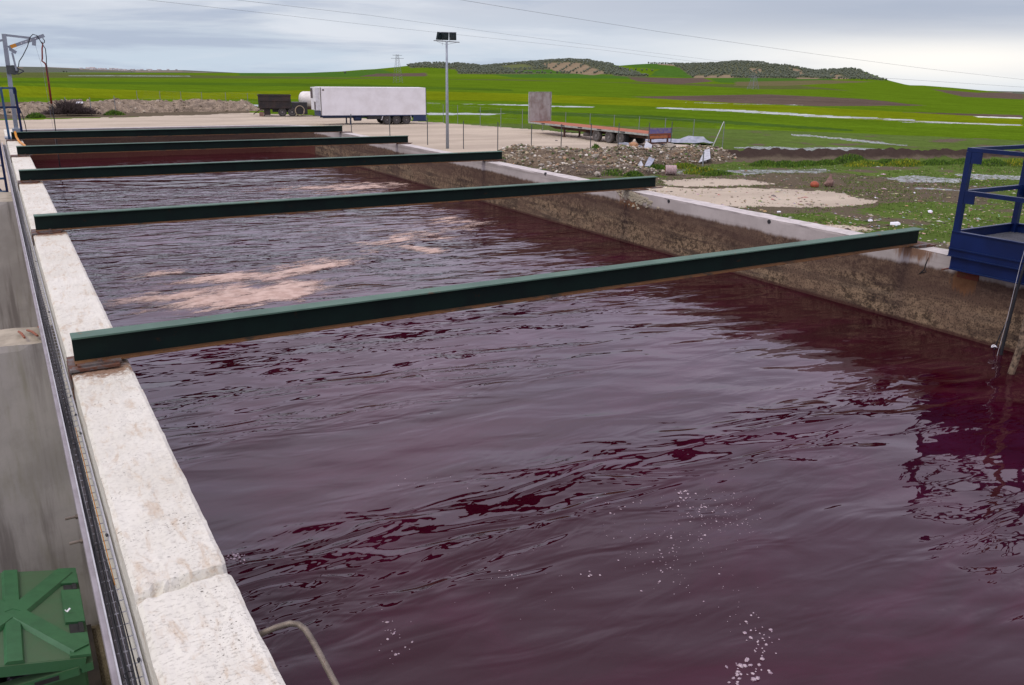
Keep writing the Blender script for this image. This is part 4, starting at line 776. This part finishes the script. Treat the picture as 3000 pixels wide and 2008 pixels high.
# flatbed trailer
P1=pl(1548,361.4,2,-2.68); P2=pl(1899,399,2,-2.68); P2=P1+(P2-P1)*1.0; dx=P2-P1; L=math.hypot(dx[0],dx[1]); rz=math.atan2(dx[1],dx[0]); 
t=thing('flatbed_trailer','old rusty red flatbed trailer with a tall weathered headboard','trailer',(P1[0],P1[1],GZ),rz); fz=.98; WD=2.5; kd=float(np.dot(P1-CAM,fw))
B('deck',lambda mb:mb.bb((0,0.05,fz),(L,WD-.05,fz+.10)),'deck')
B('side_rail',lambda mb:(mb.bb((0,-.01,fz-.06),(L,.048,fz+.09)),mb.bb((0,WD-.048,fz-.06),(L,WD+.01,fz+.09))),'rail'); B('strap_ring',lambda mb:[mb.bb((L*f_,-.03,fz-.01),(L*f_+.55,-.0105,fz+.075)) for f_ in (.13,.31,.46,.62,.80)],'dark')
HH=85/F*kd
def hd(mb):
    mb.bb((.02,.06,fz+.101),(.07,WD-.06,fz+HH))
    for y in np.arange(.10,WD-.1,.155): mb.bb((.071,y,fz+.12),(.10,y+.08,fz+HH-.05))
hdo=B('headboard',hd,'head'); B('frame',lambda mb:(mb.bb((-.06,-.01,fz+.095),(.06,.05,fz+HH+.03)),mb.bb((-.06,WD-.05,fz+.095),(.12,WD+.01,fz+HH+.03)),mb.bb((.0,.051,fz+HH+.001),(.10,WD-.051,fz+HH+.04))),'rail',hdo)
def chs(mb):
    for y in (.65,WD-.8): mb.bb((.8,y,fz-.12),(L-.2,y+.14,fz-.002)); mb.bb((3.4,y+.01,fz-.36),(L-.2,y+.13,fz-.121)); mb.add([(2.2,y+.01,fz-.12),(3.4,y+.01,fz-.12),(3.4,y+.01,fz-.36),(2.2,y+.13,fz-.12),(3.4,y+.13,fz-.12),(3.4,y+.13,fz-.36)],[(0,1,2),(3,5,4),(0,2,5,3)])
    for x in np.arange(1.,L-.3,1.1): mb.bb((x,.05,fz-.1),(x+.08,WD-.05,fz-.003))
B('chassis',chs,'chassis')
fw_=[(1745-1548)/351.,(1782-1548)/351.,(1815-1548)/351.]
def persp(fr):  # fraction along the picture -> metres along the trailer
    lo,hi=0.,L
    for _ in range(30):
        m_=(lo+hi)/2; p_=P1+(P2-P1)*(m_/L); q_=p_-CAM; x_=1500+F*(q_@CR)/(q_@fw)
        if x_<1548+351*fr: lo=m_
        else: hi=m_
    return lo
for f_ in fw_: wheel(t,persp(f_),.22,.49,.36,'dtyre'); wheel(t,persp(f_),WD-.22,.49,.36,'tyre',1)
B('axle',lambda mb:[mb.tube([(persp(f_),.3,.46),(persp(f_),WD-.3,.46)],.07,8) for f_ in fw_],'dark')
xl=persp((1643-1548)/351.)
B('landing_leg',lambda mb:(mb.bb((xl,.30,.06),(xl+.13,.43,fz-.01)),mb.bb((xl-.1,.25,0),(xl+.23,.48,.06))),'chassis'); B('landing_leg',lambda mb:(mb.bb((xl,2.0,.06),(xl+.13,2.13,fz-.01)),mb.bb((xl-.1,1.95,0),(xl+.23,2.18,.06))),'chassis'); B('leg_brace',lambda mb:(mb.bar((xl+.1,.36,.45),(xl+1.1,.7,fz-.15),.04,.04),mb.bar((xl+.06,.4,.4),(xl+.06,2.05,.4),.05,.05)),'chassis')
sw=MB().lathe((persp((1709-1548)/351.),.62,fz-.50),(0,0,1),[(-.13,.3),(-.14,.44),(-.1,.5),(.1,.5),(.14,.44),(.13,.3)],24).build('spare_wheel',MAT['dtyre'],t,True)
B('mudflap',lambda mb:mb.bb((persp(fw_[2])+.66,.05,.18),(persp(fw_[2])+.69,.42,fz-.1)),'dark'); 
B('tail_board',lambda mb:mb.bb((L-.02,.1,fz+.102),(L+.04,WD-.05,fz+.50)),'purple'); B('rear_frame',lambda mb:(mb.bb((L-.25,.08,fz-.32),(L+.03,WD-.08,fz-.005)),mb.bb((L-.2,.1,.28),(L+.0,WD-.1,.40)),mb.bb((L-.15,.3,.40),(L-.05,.42,fz-.3)),mb.bb((L-.15,WD-.42,.40),(L-.05,WD-.3,fz-.3))),'chassis')
B('light_bar',lambda mb:mb.bb((L+.031,.15,fz-.26),(L+.05,WD-.5,fz-.05)),'lightbar'); B('tail_light',lambda mb:mb.bb((L+.031,WD-.42,fz-.24),(L+.055,WD-.1,fz-.06)),'redhose')
# black tipper trailer and cream tanker behind the refrigerated trailer
pb=pl(822,342,2,GZ); th=-math.atan2(pb[0],pb[1]); dd=float(np.dot(pb-CAM,fw)); u=dd/F
t=thing('tipper_trailer','black rusty tipper truck body standing left of the white box trailer','tipper',pb,th)
def X(x): return (x-822)*u
def Zr(y): return (342-y)*u
def tub(mb):
    x0,x1,zb,zt=X(762),X(854),Zr(318),Zr(281); w=2.3
    for (a,b) in (((x0,0,zb),(x1,.06,zt)),((x0,w-.06,zb),(x1,w,zt)),((x0,.06,zb),(x0+.06,w-.06,zt)),((x1-.06,.06,zb),(x1,w-.06,zt)),((x0,0,zb-.05),(x1,w,zb-.001))): mb.bb(a,b)
    for x in np.linspace(x0+.1,x1-.2,9): mb.bb((x,-.06,zb),(x+.12,-.001,zb+(zt-zb)*.52))
    mb.bb((x0-.1,-.08,zt-.1),(x1+.05,-.001,zt+.01)); mb.bb((x0,-.1,zb+(zt-zb)*.53),(x1,-.001,zb+(zt-zb)*.57))
B('tipper_body',tub,'tipper')
B('chassis',lambda mb:(mb.bb((X(765),.5,Zr(323)),(X(900),.7,Zr(319))),mb.bb((X(765),1.6,Zr(323)),(X(900),1.8,Zr(319))),mb.bb((X(855),.1,Zr(336)),(X(900),2.2,Zr(302))),mb.bb((X(800),.6,Zr(330)),(X(850),1.7,Zr(322)))),'dark')
for x in (828,856): wheel(t,X(x),.2,.5,.3); wheel(t,X(x),2.1,.5,.3,side=1)
B('support_leg',lambda mb:(mb.bb((X(776),.1,0),(X(779),.3,Zr(318))),mb.bar((X(746),.2,Zr(336)),(X(770),.2,Zr(320)),.12,.1),mb.bb((X(779),.2,Zr(338)),(X(794),1.,Zr(321)))),'tipper')
tag(MB().box(tuple(Vector(pb)+Matrix.Rotation(th,3,'Z')@Vector((X(769),.1,.25))),(.5,.5,.5),rz=th,b=.03).build('stacked_blocks',MAT['rock']),'brownish block propping the left end of the black tipper','block')
cl=MB()
for k in range(3): cl.tube([(X(878)+.55*math.cos(a)*(1-.05*k),-.12-.03*k,Zr(325)+.55*math.sin(a)) for a in np.linspace(0,6.28,25)],.035,6)
cl.tube([(X(878)+.5,-.15,Zr(322)),(X(888),-.2,Zr(330)),(X(890),-.2,Zr(337))],.035,6)
o=cl.build('hose_coil',paint('pale_hose',(.33,.27,.18),(.25,.2,.13),.7),smooth=True); o.location=pb; o.rotation_euler=(0,0,th); tag(o,'pale coiled hose hanging on the black tipper beside the white trailer','hose')
pb2=pl(935,343,2,GZ); dd=float(np.dot(pb2-CAM,fw)); u=dd/F; th2=-math.atan2(pb2[0],pb2[1])
t=thing('tanker_trailer','cream white tank trailer mostly hidden behind the box trailer','tanker',tuple(Vector(pb2)+Vector((math.sin(-th2),math.cos(-th2),0))*2.5),th2+R(8))
B('tank_barrel',lambda mb:mb.lathe((-2.3,0,1.9),(1,0,0),[(0,.15),(.08,.5),(.25,.78),(.55,.92),(4.6,.92),(4.9,.6)],28),'tank',sm=True); B('chassis',lambda mb:(mb.bb((-1.6,-.5,.75),(2.6,-.35,1.0)),mb.bb((-1.6,.35,.75),(2.6,.5,1.0)),mb.tube([(-1.6,0,.5),(-3.0,0,.35)],.07,6),mb.bb((-2.6,-.05,.0),(-2.5,.05,.6))),'chassis')
wheel(t,.6,-.8,.45,.3); wheel(t,2.,-.8,.45,.3); wheel(t,.6,.8,.45,.3,side=1)
# ---------------------------------------------------------------- fences
def fence(name,label,posts,H,pm,net=True,rp=.028):
    t=thing(name,label,'fence',(posts[0][0],posts[0][1],GZ)); o0=Vector(posts[0]); pp=None
    for i,p_ in enumerate(posts):
        q_=Vector(p_)-o0; 
        if pp is None: pp=MB().tube([(0,0,-.2),(0,0,H)],rp,7).build('post',MAT[pm],t)
        else: c=pp.copy(); COL.objects.link(c); c.parent=t; c.location=q_
    if net:
        mb=MB()
        for a,b in zip(posts[:-1],posts[1:]):
            a=Vector(a)-o0; b=Vector(b)-o0; l=(b-a).length
            if l>14: continue
            for z in (.1,H*.5,H-.05): mb.tube([a+Vector((0,0,z)),b+Vector((0,0,z))],.0035,3,False)
            n_=int(l/.22)
            for k in range(n_):
                s_=k/n_; e=min(1,s_+H*.6/l); zz_=H*(e-s_)*l/(H*.6) if H else 0
                mb.tube([a.lerp(b,s_)+Vector((0,0,.05)),a.lerp(b,e)+Vector((0,0,.05+(H-.1)*min(1,(e-s_)*l/(H*.6))))],.0024,3,False)
        mb.build('netting',MAT[pm],t)
    return t
gp=lambda x,y:tuple(pl(x,y,2,GZ))
fence('post_fence','row of thin dark fence posts along the near edge of the gravel yard',[gp(x,y) for x,y in [(1031,410),(1143,417),(1253,426),(1358,437),(1458,443),(1556,453),(1643,450),(1729,447),(1810,444),(1898,442),(1964,437)]],2.05,'dpost',False,.034)
fence('mesh_fence','pale wire mesh fence on grey posts between the yard and the green field',[gp(x,y) for x,y in [(1249,356),(1299,360),(1341,363),(1407,370),(1467,376),(1530,379),(1590,385),(1656,391),(1727,397),(1797,403),(1870,409),(1946,415),(2029,420),(2116,432)]],1.95,'post',True,.03)
fence('mesh_fence','pale wire mesh fence behind the left rubble bank, beside the puddle',[gp(x,y) for x,y in [(405,312),(472,313),(533,315),(594,317),(664,318),(728,321),(800,324)]],2.1,'post',True,.035)
fence('post_fence','three lone pale posts standing in the left rubble bank',[gp(x,y) for x,y in [(197,340),(269,339),(340,333)]],2.0,'post',False,.04)
a=pl(2088,430,2,GZ); b=pl(2114,432,2,GZ); tag(MB().tube([a,(b[0],b[1],GZ+2.0)],.035,6).build('leaning_pole',MAT['whitep']),'pale pole leaning against the last fence post at the end of the yard','pole')
# ---------------------------------------------------------------- rubble, litter, plants
random.seed(11)
SC=[(.30,.25,.16),(.24,.19,.12),(.40,.36,.27),(.14,.11,.08),(.30,.20,.12),(.50,.47,.40),(.10,.10,.06),(.09,.13,.04),(.22,.20,.15)]
TP=[(.27,.22,.15),(.33,.27,.19),(.22,.18,.12),(.42,.37,.28),(.16,.13,.09)]
def heap(label,line,width,height,nst,smin,smax,col,seed,pal=None):
    P=np.array([gp(*q)[:2] for q in line]); L_=[0]
    for i in range(len(P)-1): L_.append(L_[-1]+np.hypot(*(P[i+1]-P[i])))
    L_=np.array(L_); tot=L_[-1]
    def at(s): return np.array([np.interp(s,L_,P[:,0]),np.interp(s,L_,P[:,1])])
    def hh(s,c): 
        e=min(1,s/2.,(tot-s)/2.); return max(0,height*max(0,e)*max(0,1-(abs(c)/width)**2)*(.55+.9*float(fbm(np.array([s*.5+seed]),np.array([c*.6+seed]),4)[0])))
    mb=MB(); ns=int(tot/.35); nc=17; V_=[]; 
    for i in range(ns+1):
        s=tot*i/ns; p=at(s); q=at(min(tot,s+.3))-at(max(0,s-.3)); q/=np.hypot(*q); nn=np.array([-q[1],q[0]])
        for j in range(nc):
            c=(j/(nc-1)*2-1)*width; w=p+nn*c; V_.append((w[0],w[1],GZ-.15+(.15 if 0<j<nc-1 else 0)+hh(s,c)+random.uniform(0,.05)))
    fs=gridfaces(ns+1,nc); mb.cc=col; mb.add(V_,[tuple(map(int,f)) for f in fs]); mb.c=[tuple(x*q_ for x in col) for q_ in [random.uniform(.55,1.2) for _ in mb.v]]
    for k in range(nst):
        s=random.uniform(.3,tot-.3); c=random.uniform(-1,1)*width*.98; p=at(s); q=at(min(tot,s+.3))-at(max(0,s-.3)); q/=np.hypot(*q); w=p+np.array([-q[1],q[0]])*c
        r_=smin*(smax/smin)**(random.random()**2.2); cc=random.choice(pal or SC); g_=random.uniform(.6,1.25); mb.cc=tuple(x*g_ for x in cc)
        mb.stone((w[0],w[1],GZ+hh(s,c)+r_*.25),(r_,r_*random.uniform(.5,.95),r_*random.uniform(.35,.8)),random.random()*6,1,.25)
    o=mb.build('rubble',MAT['stones'],vcol=True); return tag(o,label,'rubble',kind='stuff'),at,hh,tot
heap('bank of broken stone and soil between the tank and the yard, right of the mast',[(1420,462),(1500,468),(1600,474),(1750,474),(1900,470),(2040,464),(2120,458)],3.1,.8,8500,.03,.17,(.15,.115,.075),1)
heap('low end of the stone bank with weeds close behind the tank wall',[(1560,500),(1680,508),(1800,506),(1930,500)],1.5,.45,1400,.03,.14,(.11,.085,.06),4)
heap('rubble bank of stones and earth along the far left edge of the yard',[(20,338),(150,333),(300,329),(430,326),(500,325),(760,322)],3.6,1.25,800,.06,.30,(.25,.20,.14),7,TP)
heap('low earth bank behind the black tipper',[(480,318),(600,320),(760,323)],2.,.8,200,.05,.15,(.22,.18,.13),5,TP)
BK=[(1855,446,.42,'blocko','rounded orange-brown boulder on top of the near stone bank'),(1963,462,.85,'block','largest flat concrete slab lying on the near stone bank'),(1606,486,.42,'block','pale square block at the foot of the near stone bank'),(1672,468,.5,'block','grey slab on the left part of the near stone bank'),(1680,480,.24,'block','small pale upright block in the middle of the bank foot'),(1742,484,.3,'block','mid-size block right of the small upright one'),(1640,462,.38,'block','long grey slab on the crest of the bank near the fence posts'),(1790,470,.34,'block','mossy block on the bank below the fence'),(1840,466,.3,'block','tilted block left of the white sheet on the bank'),(1586,492,.34,'block','dark wedge-shaped block at the very left foot of the bank'),(2095,462,.3,'block','pale block at the right tip of the near stone bank'),(1750,518,.32,'block','whitish rock among weeds just above the second beam'),(470,326,.55,'blocko','orange clay block in the far left rubble bank'),(110,326,.6,'block','big pale boulder at the left end of the far rubble bank'),(80,322,.5,'block','second pale boulder beside the big one, far left bank'),(375,318,.4,'block','pale stone on the crest of the far left rubble bank')]
for k,(x,y,r_,m_,l) in enumerate(BK):
    p_=gp(x,y); mb=MB(); z_=.62 if y<400 else .55; mb.stone((0,0,0),(r_,r_*random.uniform(.55,.8),r_*random.uniform(.4,.55)),random.random()*6,1,.16); o=mb.build('broken_block',MAT[m_]); o.location=(p_[0],p_[1],GZ+z_*(.25 if y>484 else 1)); o.rotation_euler=(random.uniform(-.4,.1),random.uniform(-.3,.3),0); tag(o,l,'broken block','broken blocks in the rubble banks')
def sheet(name,label,cat,pts,m,th=.02,z=None):
    mb=MB(); Q=[Vector((*gp(x,y)[:2],GZ+h_)) for x,y,h_ in pts]; up=Vector((0,0,th)); n_=len(Q); mb.add(Q+[q_+up for q_ in Q],[tuple(range(n_-1,-1,-1)),tuple(range(n_,2*n_))]+[(i,(i+1)%n_,n_+(i+1)%n_,n_+i) for i in range(n_)]); return tag(mb.build(name,MAT[m]),label,cat)
sheet('scrap_sheet','bent white scrap sheet propped on the stone bank','scrap',[(1878,466,.2),(1890,452,.9),(1908,462,.85),(1903,474,.35)],'scrap'); sheet('scrap_sheet','white torn sheet hanging on the short stake at the bank end','scrap',[(2046,482,.1),(2062,474,.75),(2076,472,.8),(2080,482,.35)],'scrap'); sheet('scrap_sheet','smaller white sheet just above the torn one by the stake','scrap',[(2060,470,.55),(2072,462,.8),(2078,470,.6)],'scrap'); sheet('scrap_sheet','light strip of scrap pointing down in the weeds below the bank','scrap',[(1866,484,.1),(1874,480,.35),(1884,492,.15),(1880,500,0)],'scrap'); sheet('scrap_sheet','dark crumpled sheet on the bank with pale edge','scrap',[(1888,490,.05),(1900,482,.45),(1920,480,.4),(1905,494,.1)],'tarp')
sheet('plastic_sheet','dark plastic lying in the weeds above the second beam','plastic sheet',[(1832,512,.05),(1845,506,.12),(1862,507,.1),(1850,516,.03)],'bag')
tag(MB().tube([gp(2058,492),(gp(2058,492)[0],gp(2058,492)[1],GZ+1.0)],.05,6).build('stake',MAT['post']),'short pale stake below the right end of the stone bank','stake')
# grey plastic sheeting beside the flatbed
def ribbon(label,pts,wd,m):
    mb=MB(); V_=[]; n_=len(pts)
    for i,(x,y,h_) in enumerate(pts):
        c=np.array(gp(x,y)); a=c+np.array([0,wd*(.6+.7*random.random()),0]); 
        for j in range(6):
            q_=c+(a-c)*j/5; V_.append((q_[0],q_[1],GZ+.03+h_*math.sin(math.pi*(j+.5)/6)+random.uniform(0,.10)))
    mb.add(V_,[tuple(map(int,f)) for f in gridfaces(n_,6)]); o=mb.build('plastic_sheeting',MAT[m]); md=o.modifiers.new('thick','SOLIDIFY'); md.thickness=.03; return tag(o,label,'plastic sheet')
ribbon('long grey plastic sheeting lying on the yard between the flatbed and the leaning pole',[(1912,421,.1),(1935,421,.15),(1960,423,.2),(1985,424,.3),(2010,425,.35),(2035,426,.4),(2060,427,.55),(2078,428,.6),(2092,424,.2)],2.6,'tarp')
ribbon('narrow grey strip of sheeting on the gravel in front of the flatbed wheels',[(1819,426,.12),(1835,428,.15),(1855,431,.1),(1882,435,.06)],.5,'tarp')
ribbon('short grey strip of sheeting just behind the flatbed tail',[(1915,425,.1),(1935,428,.12),(1955,430,.06)],.4,'tarp')
# field objects
p_=gp(1962,512); mb=MB()
for k in range(7): mb.lathe((-.27+.09*k,0,.27),(1,0,0),[(0,.25),(.045,.30),(.09,.25)],18)
o=mb.build('corrugated_pipe',MAT['pink']); o.location=p_; o.rotation_euler=(0,0,R(-35)); tag(o,'pale pink piece of corrugated pipe lying in the grass','pipe')
MB().lathe((-.275,0,.27),(1,0,0),[(0,.22),(-.003,.22)],16).build('opening',MAT['rustred'],o)
o=MB().stone((0,0,.13),(.30,.24,.19),.4,2,.06).build('clay_pot',MAT['terra'],smooth=True); o.location=gp(2386,549); tag(o,'orange clay lump beside the puddle','clay pot')
mb=MB(); mb.stone((0,0,.14),(.30,.24,.2),0,2,.15); mb.lathe((0,0,.14),(.15,0,1),[(0,.22),(.26,.12),(.5,.03)],9); o=mb.build('pointed_rock',MAT['rock']); o.location=gp(2428,546); tag(o,'reddish pointed rock behind the orange clay lump','rock')
for (x,y,l,s_) in ((2680,566,'small white litter piece in the grass left of the blue platform, the higher one',.11),(2726,622,'white scrap like a boat shape left of the blue platform posts',.17),(2550,648,'white bottle-like scrap above the end of the nearest beam',.13),(2622,659,'pale flat stone in the grass above the nearest beam end',.22),(2565,580,'tiny white speck of litter at the edge of the sand patch',.09),(2282,622,'bluish white scrap behind the wall left of the sand strip',.1),(237,338,'white plastic bag caught on the dark brushwood',.38),(1762,450,'grey scrap on the gravel near the front fence posts',.14),(1630,412,'small dark scrap on the gravel in front of the flatbed',.12)):
    mb=MB(); mb.add([(-s_,0,0),(s_,-.1*s_,0),(s_*.9,.6*s_,s_*.5),(-s_*.7,.5*s_,s_*.45),(-s_*.8,.1*s_,s_*.25),(s_*1.1,.1*s_,s_*.3)],[(0,1,5,4),(4,5,2,3),(0,4,3),(1,2,5),(0,3,2,1)]); o=mb.build('litter',MAT['whitep'] if y!=412 else MAT['dark']); o.location=gp(x,y+2); o.location.z+=(1.35 if x==237 else .02); o.rotation_euler=(0,0,random.uniform(-.4,.4)); tag(o,l,'litter')
# dark brushwood
def brush(x,y,w,h_,label,nn,seed):
    rd=random.Random(seed); mb=MB(); 
    for k in range(nn):
        cx=rd.gauss(0,w*.42); cy=rd.uniform(-.8,.8); ph=h_*math.exp(-(cx/w)**2*1.2)*rd.uniform(.35,1.05); a=rd.uniform(-1.,1.); p0=Vector((cx,cy,0)); p1=Vector((cx+a*ph*.5,cy+rd.uniform(-.4,.4),ph*.6)); p2=p1+Vector((a*ph*.4+rd.uniform(-.3,.3),rd.uniform(-.3,.3),ph*.45)); mb.tube([p0,p1,p2],[.03,.022,.010],3,False)
    o=mb.build('brushwood',MAT['twig']); p_=gp(x,y); o.location=(p_[0],p_[1],GZ+.2); o.rotation_euler=(0,0,-math.atan2(p_[0],p_[1])); tag(o,label,'bush')
brush(205,340,1.9,1.5,'dark heap of dry brushwood in the far left rubble bank',1100,1); brush(250,340,1.6,.8,'lower right part of the dark brushwood heap',500,2); brush(160,341,1.6,.6,'low left tail of the dark brushwood heap',400,3)
# vegetation
def leafmound(mb,c,rx,ry,h_,n_,cols,rd,sz=.09):
    for k in range(n_):
        a=rd.random()*6.283; q_=math.sqrt(rd.random()); x=c[0]+math.cos(a)*rx*q_; y=c[1]+math.sin(a)*ry*q_; z=c[2]+h_*(1-q_*q_)*rd.uniform(.5,1.05)
        s_=sz*rd.uniform(.6,1.5); b=rd.random()*6.28; dx_=math.cos(b)*s_; dy_=math.sin(b)*s_; g_=rd.uniform(.75,1.25); cc=rd.choice(cols); mb.cc=tuple(v_*g_ for v_ in cc)
        mb.add([(x-dx_*.5,y-dy_*.5,z-s_*.6),(x+dx_*.5,y+dy_*.5,z-s_*.6),(x+rd.uniform(-.5,.5)*s_,y+rd.uniform(-.5,.5)*s_,z+s_)],[(0,1,2)])
GRC=[(.09,.17,.018),(.06,.13,.015),(.12,.20,.02),(.05,.10,.02)]; YLC=[(.30,.30,.02),(.13,.21,.02),(.09,.17,.02)]
WEED=[(1590,508,.7,.35,0,'leftmost weed tuft'),(1640,508,.8,.4,0,'weed tuft'),(1715,504,1.,.5,0,'weed clump'),(1800,512,1.1,.5,0,'weed clump'),(1855,516,.6,.45,0,'dark green weed'),(1925,498,.9,.5,0,'weed clump'),(1998,492,1.,.45,1,'yellow-flowered weed'),(2055,506,1.2,.5,1,'yellow-flowered weed'),(2100,512,1.0,.35,0,'weed'),(2240,484,1.1,.5,0,''),(2300,486,1.3,.5,0,''),(2360,484,1.2,.45,0,''),(2420,482,1.,.5,0,''),(2490,478,1.5,.95,0,''),(2530,486,1.5,.5,1,''),(2600,482,1.3,.55,0,''),(2650,484,1.6,.65,1,''),(2740,482,1.5,.5,0,''),(2830,478,1.5,.5,0,''),(2905,484,1.4,.65,0,''),(2975,482,1.5,.6,1,'')]
for k,(x,y,w_,h_,yl,_) in enumerate(WEED):
    rd=random.Random(k); mb=MB(); leafmound(mb,(0,0,0),w_*1.15,w_*.6,h_*.62,int(700*w_),YLC if yl else GRC,rd,.075); o=mb.build('weed_clump',MAT['veg'],vcol=True); o.location=gp(x,y)
    nb_=('in front of the stone bank, number %d from its left end'%(k+1)) if k<9 else 'along the shade-painted soil bank'
    ords=['first','second','third','fourth','fifth','sixth','seventh','eighth','ninth','tenth','eleventh','twelfth']
    lab=('%s weed tuft'%('yellow-flowered' if yl else 'green'))+(' in front of the stone bank, %s from its left end'%ords[k] if k<9 else ' along the shade-painted soil bank, %s from its left end'%ords[k-9])
    if k==13: lab='tallest bright green weed mound on the shade-painted soil bank'
    tag(o,lab,'weed',group='weed clumps along the banks')
for k,(x,y,w_,l) in enumerate(((130,328,1.6,'green plant growing in the far left rubble, left of the brushwood'),(335,338,1.2,'low green weed at the foot of the far left rubble bank'),(105,346,1.,'low green weed at the left foot of the far rubble bank'),(1745,448,.5,'small green tuft between the front fence posts'))):
    rd=random.Random(50+k); mb=MB(); leafmound(mb,(0,0,0),w_,w_*.6,.55,500,GRC,rd,.12); o=mb.build('weed_clump',MAT['veg'],vcol=True); o.location=gp(x,y); o.location.z+=.3 if k==0 else 0; tag(o,l,'weed')
mb=MB(); rd=random.Random(5); PB=[(.30,.26,.18),(.10,.08,.06),(.45,.42,.36),(.20,.16,.10),(.36,.30,.18)]
for k in range(5200):
    x=rd.uniform(1500,3000); y=rd.uniform(470,740); q_=gp(x,y)
    if y>GZ and q_[0]<11: continue
    r_=rd.uniform(.015,.06)*(1 if rd.random()<.93 else 2.2); mb.cc=tuple(v_*rd.uniform(.7,1.2) for v_ in rd.choice(PB)); vs_,fs_=ICO[1]
    a_=rd.random()*6.28; e_=rd.uniform(.6,2.6); mb.add([(q_[0]+(v_[0]*math.cos(a_)*e_-v_[1]*math.sin(a_))*r_,q_[1]+(v_[0]*math.sin(a_)*e_+v_[1]*math.cos(a_))*r_,GZ+.0+v_[2]*r_*.5) for v_ in [OCT[i] for i in range(6)]],OCTF)
tag(mb.build('clods',MAT['stones'],vcol=True),'small clods, straw and stones strewn over the muddy ground behind the tank','debris',kind='stuff')
# grass: blades over the near field
N=110000; Xg=rng.uniform(11,75,N); Yg=rng.uniform(2,60,N); rr=np.hypot(Xg,Yg); dpx=np.stack([Xg,Yg,np.full(N,GZ)],-1)-CAM; kk=dpx@fw; sxp=1500+F*(dpx@CR)/kk; syp=1004-F*(dpx@CU)/kk
xn,yn=noisy(Xg,Yg,.9,.45); g_=np.zeros(N,bool)
for L_ in (WATER,GRAVEL):
    for P in L_: g_|=inpoly(xn,yn,poly(P,60))
pt=fbm(Xg*.35,Yg*.35,4); ok=(~g_)&(rr<78)&(sxp>1400)&(sxp<3150)&(syp>440)&(fbm(Xg*.9+7,Yg*.9,4)>.40)&(pt<.60)
sand=(syp<478)&(sxp<2150); ok&=~sand
Xg,Yg,pt=Xg[ok],Yg[ok],pt[ok]; n_=len(Xg); print('tufts',n_)
vs=[];cs=[]
for b in range(4):
    a=rng.uniform(0,6.283,n_); w_=rng.uniform(.015,.035,n_); h_=rng.uniform(.03,.11,n_)*(.6+fbm(Xg*.6,Yg*.6)); ox=rng.normal(0,.07,n_); oy=rng.normal(0,.07,n_); zt=np.full(n_,GZ-.03)+(fbm(Xg*.5,Yg*.5)-.5)*.12
    x=Xg+ox;y=Yg+oy; vs.append(np.stack([np.stack([x-np.cos(a)*w_,y-np.sin(a)*w_,zt],-1),np.stack([x+np.cos(a)*w_,y+np.sin(a)*w_,zt],-1),np.stack([x+rng.normal(0,.05,n_),y+rng.normal(0,.05,n_),zt+h_],-1)],1))
    c0=np.array([.10,.17,.025])[None]*rng.uniform(.6,1.35,(n_,1)); dry=rng.random(n_)<.13; c0[dry]=np.array([.22,.18,.09]); cs.append(np.repeat(c0[:,None],3,1))
Vg=np.concatenate(vs).reshape(-1,3); Cg=np.concatenate(cs).reshape(-1,3)
tag(npmesh('grass',Vg,np.arange(len(Vg)).reshape(-1,3),MAT['veg'],smooth=False,attrs={'Col':Cg}),'short patchy green grass behind the right wall of the tank','grass',kind='stuff')
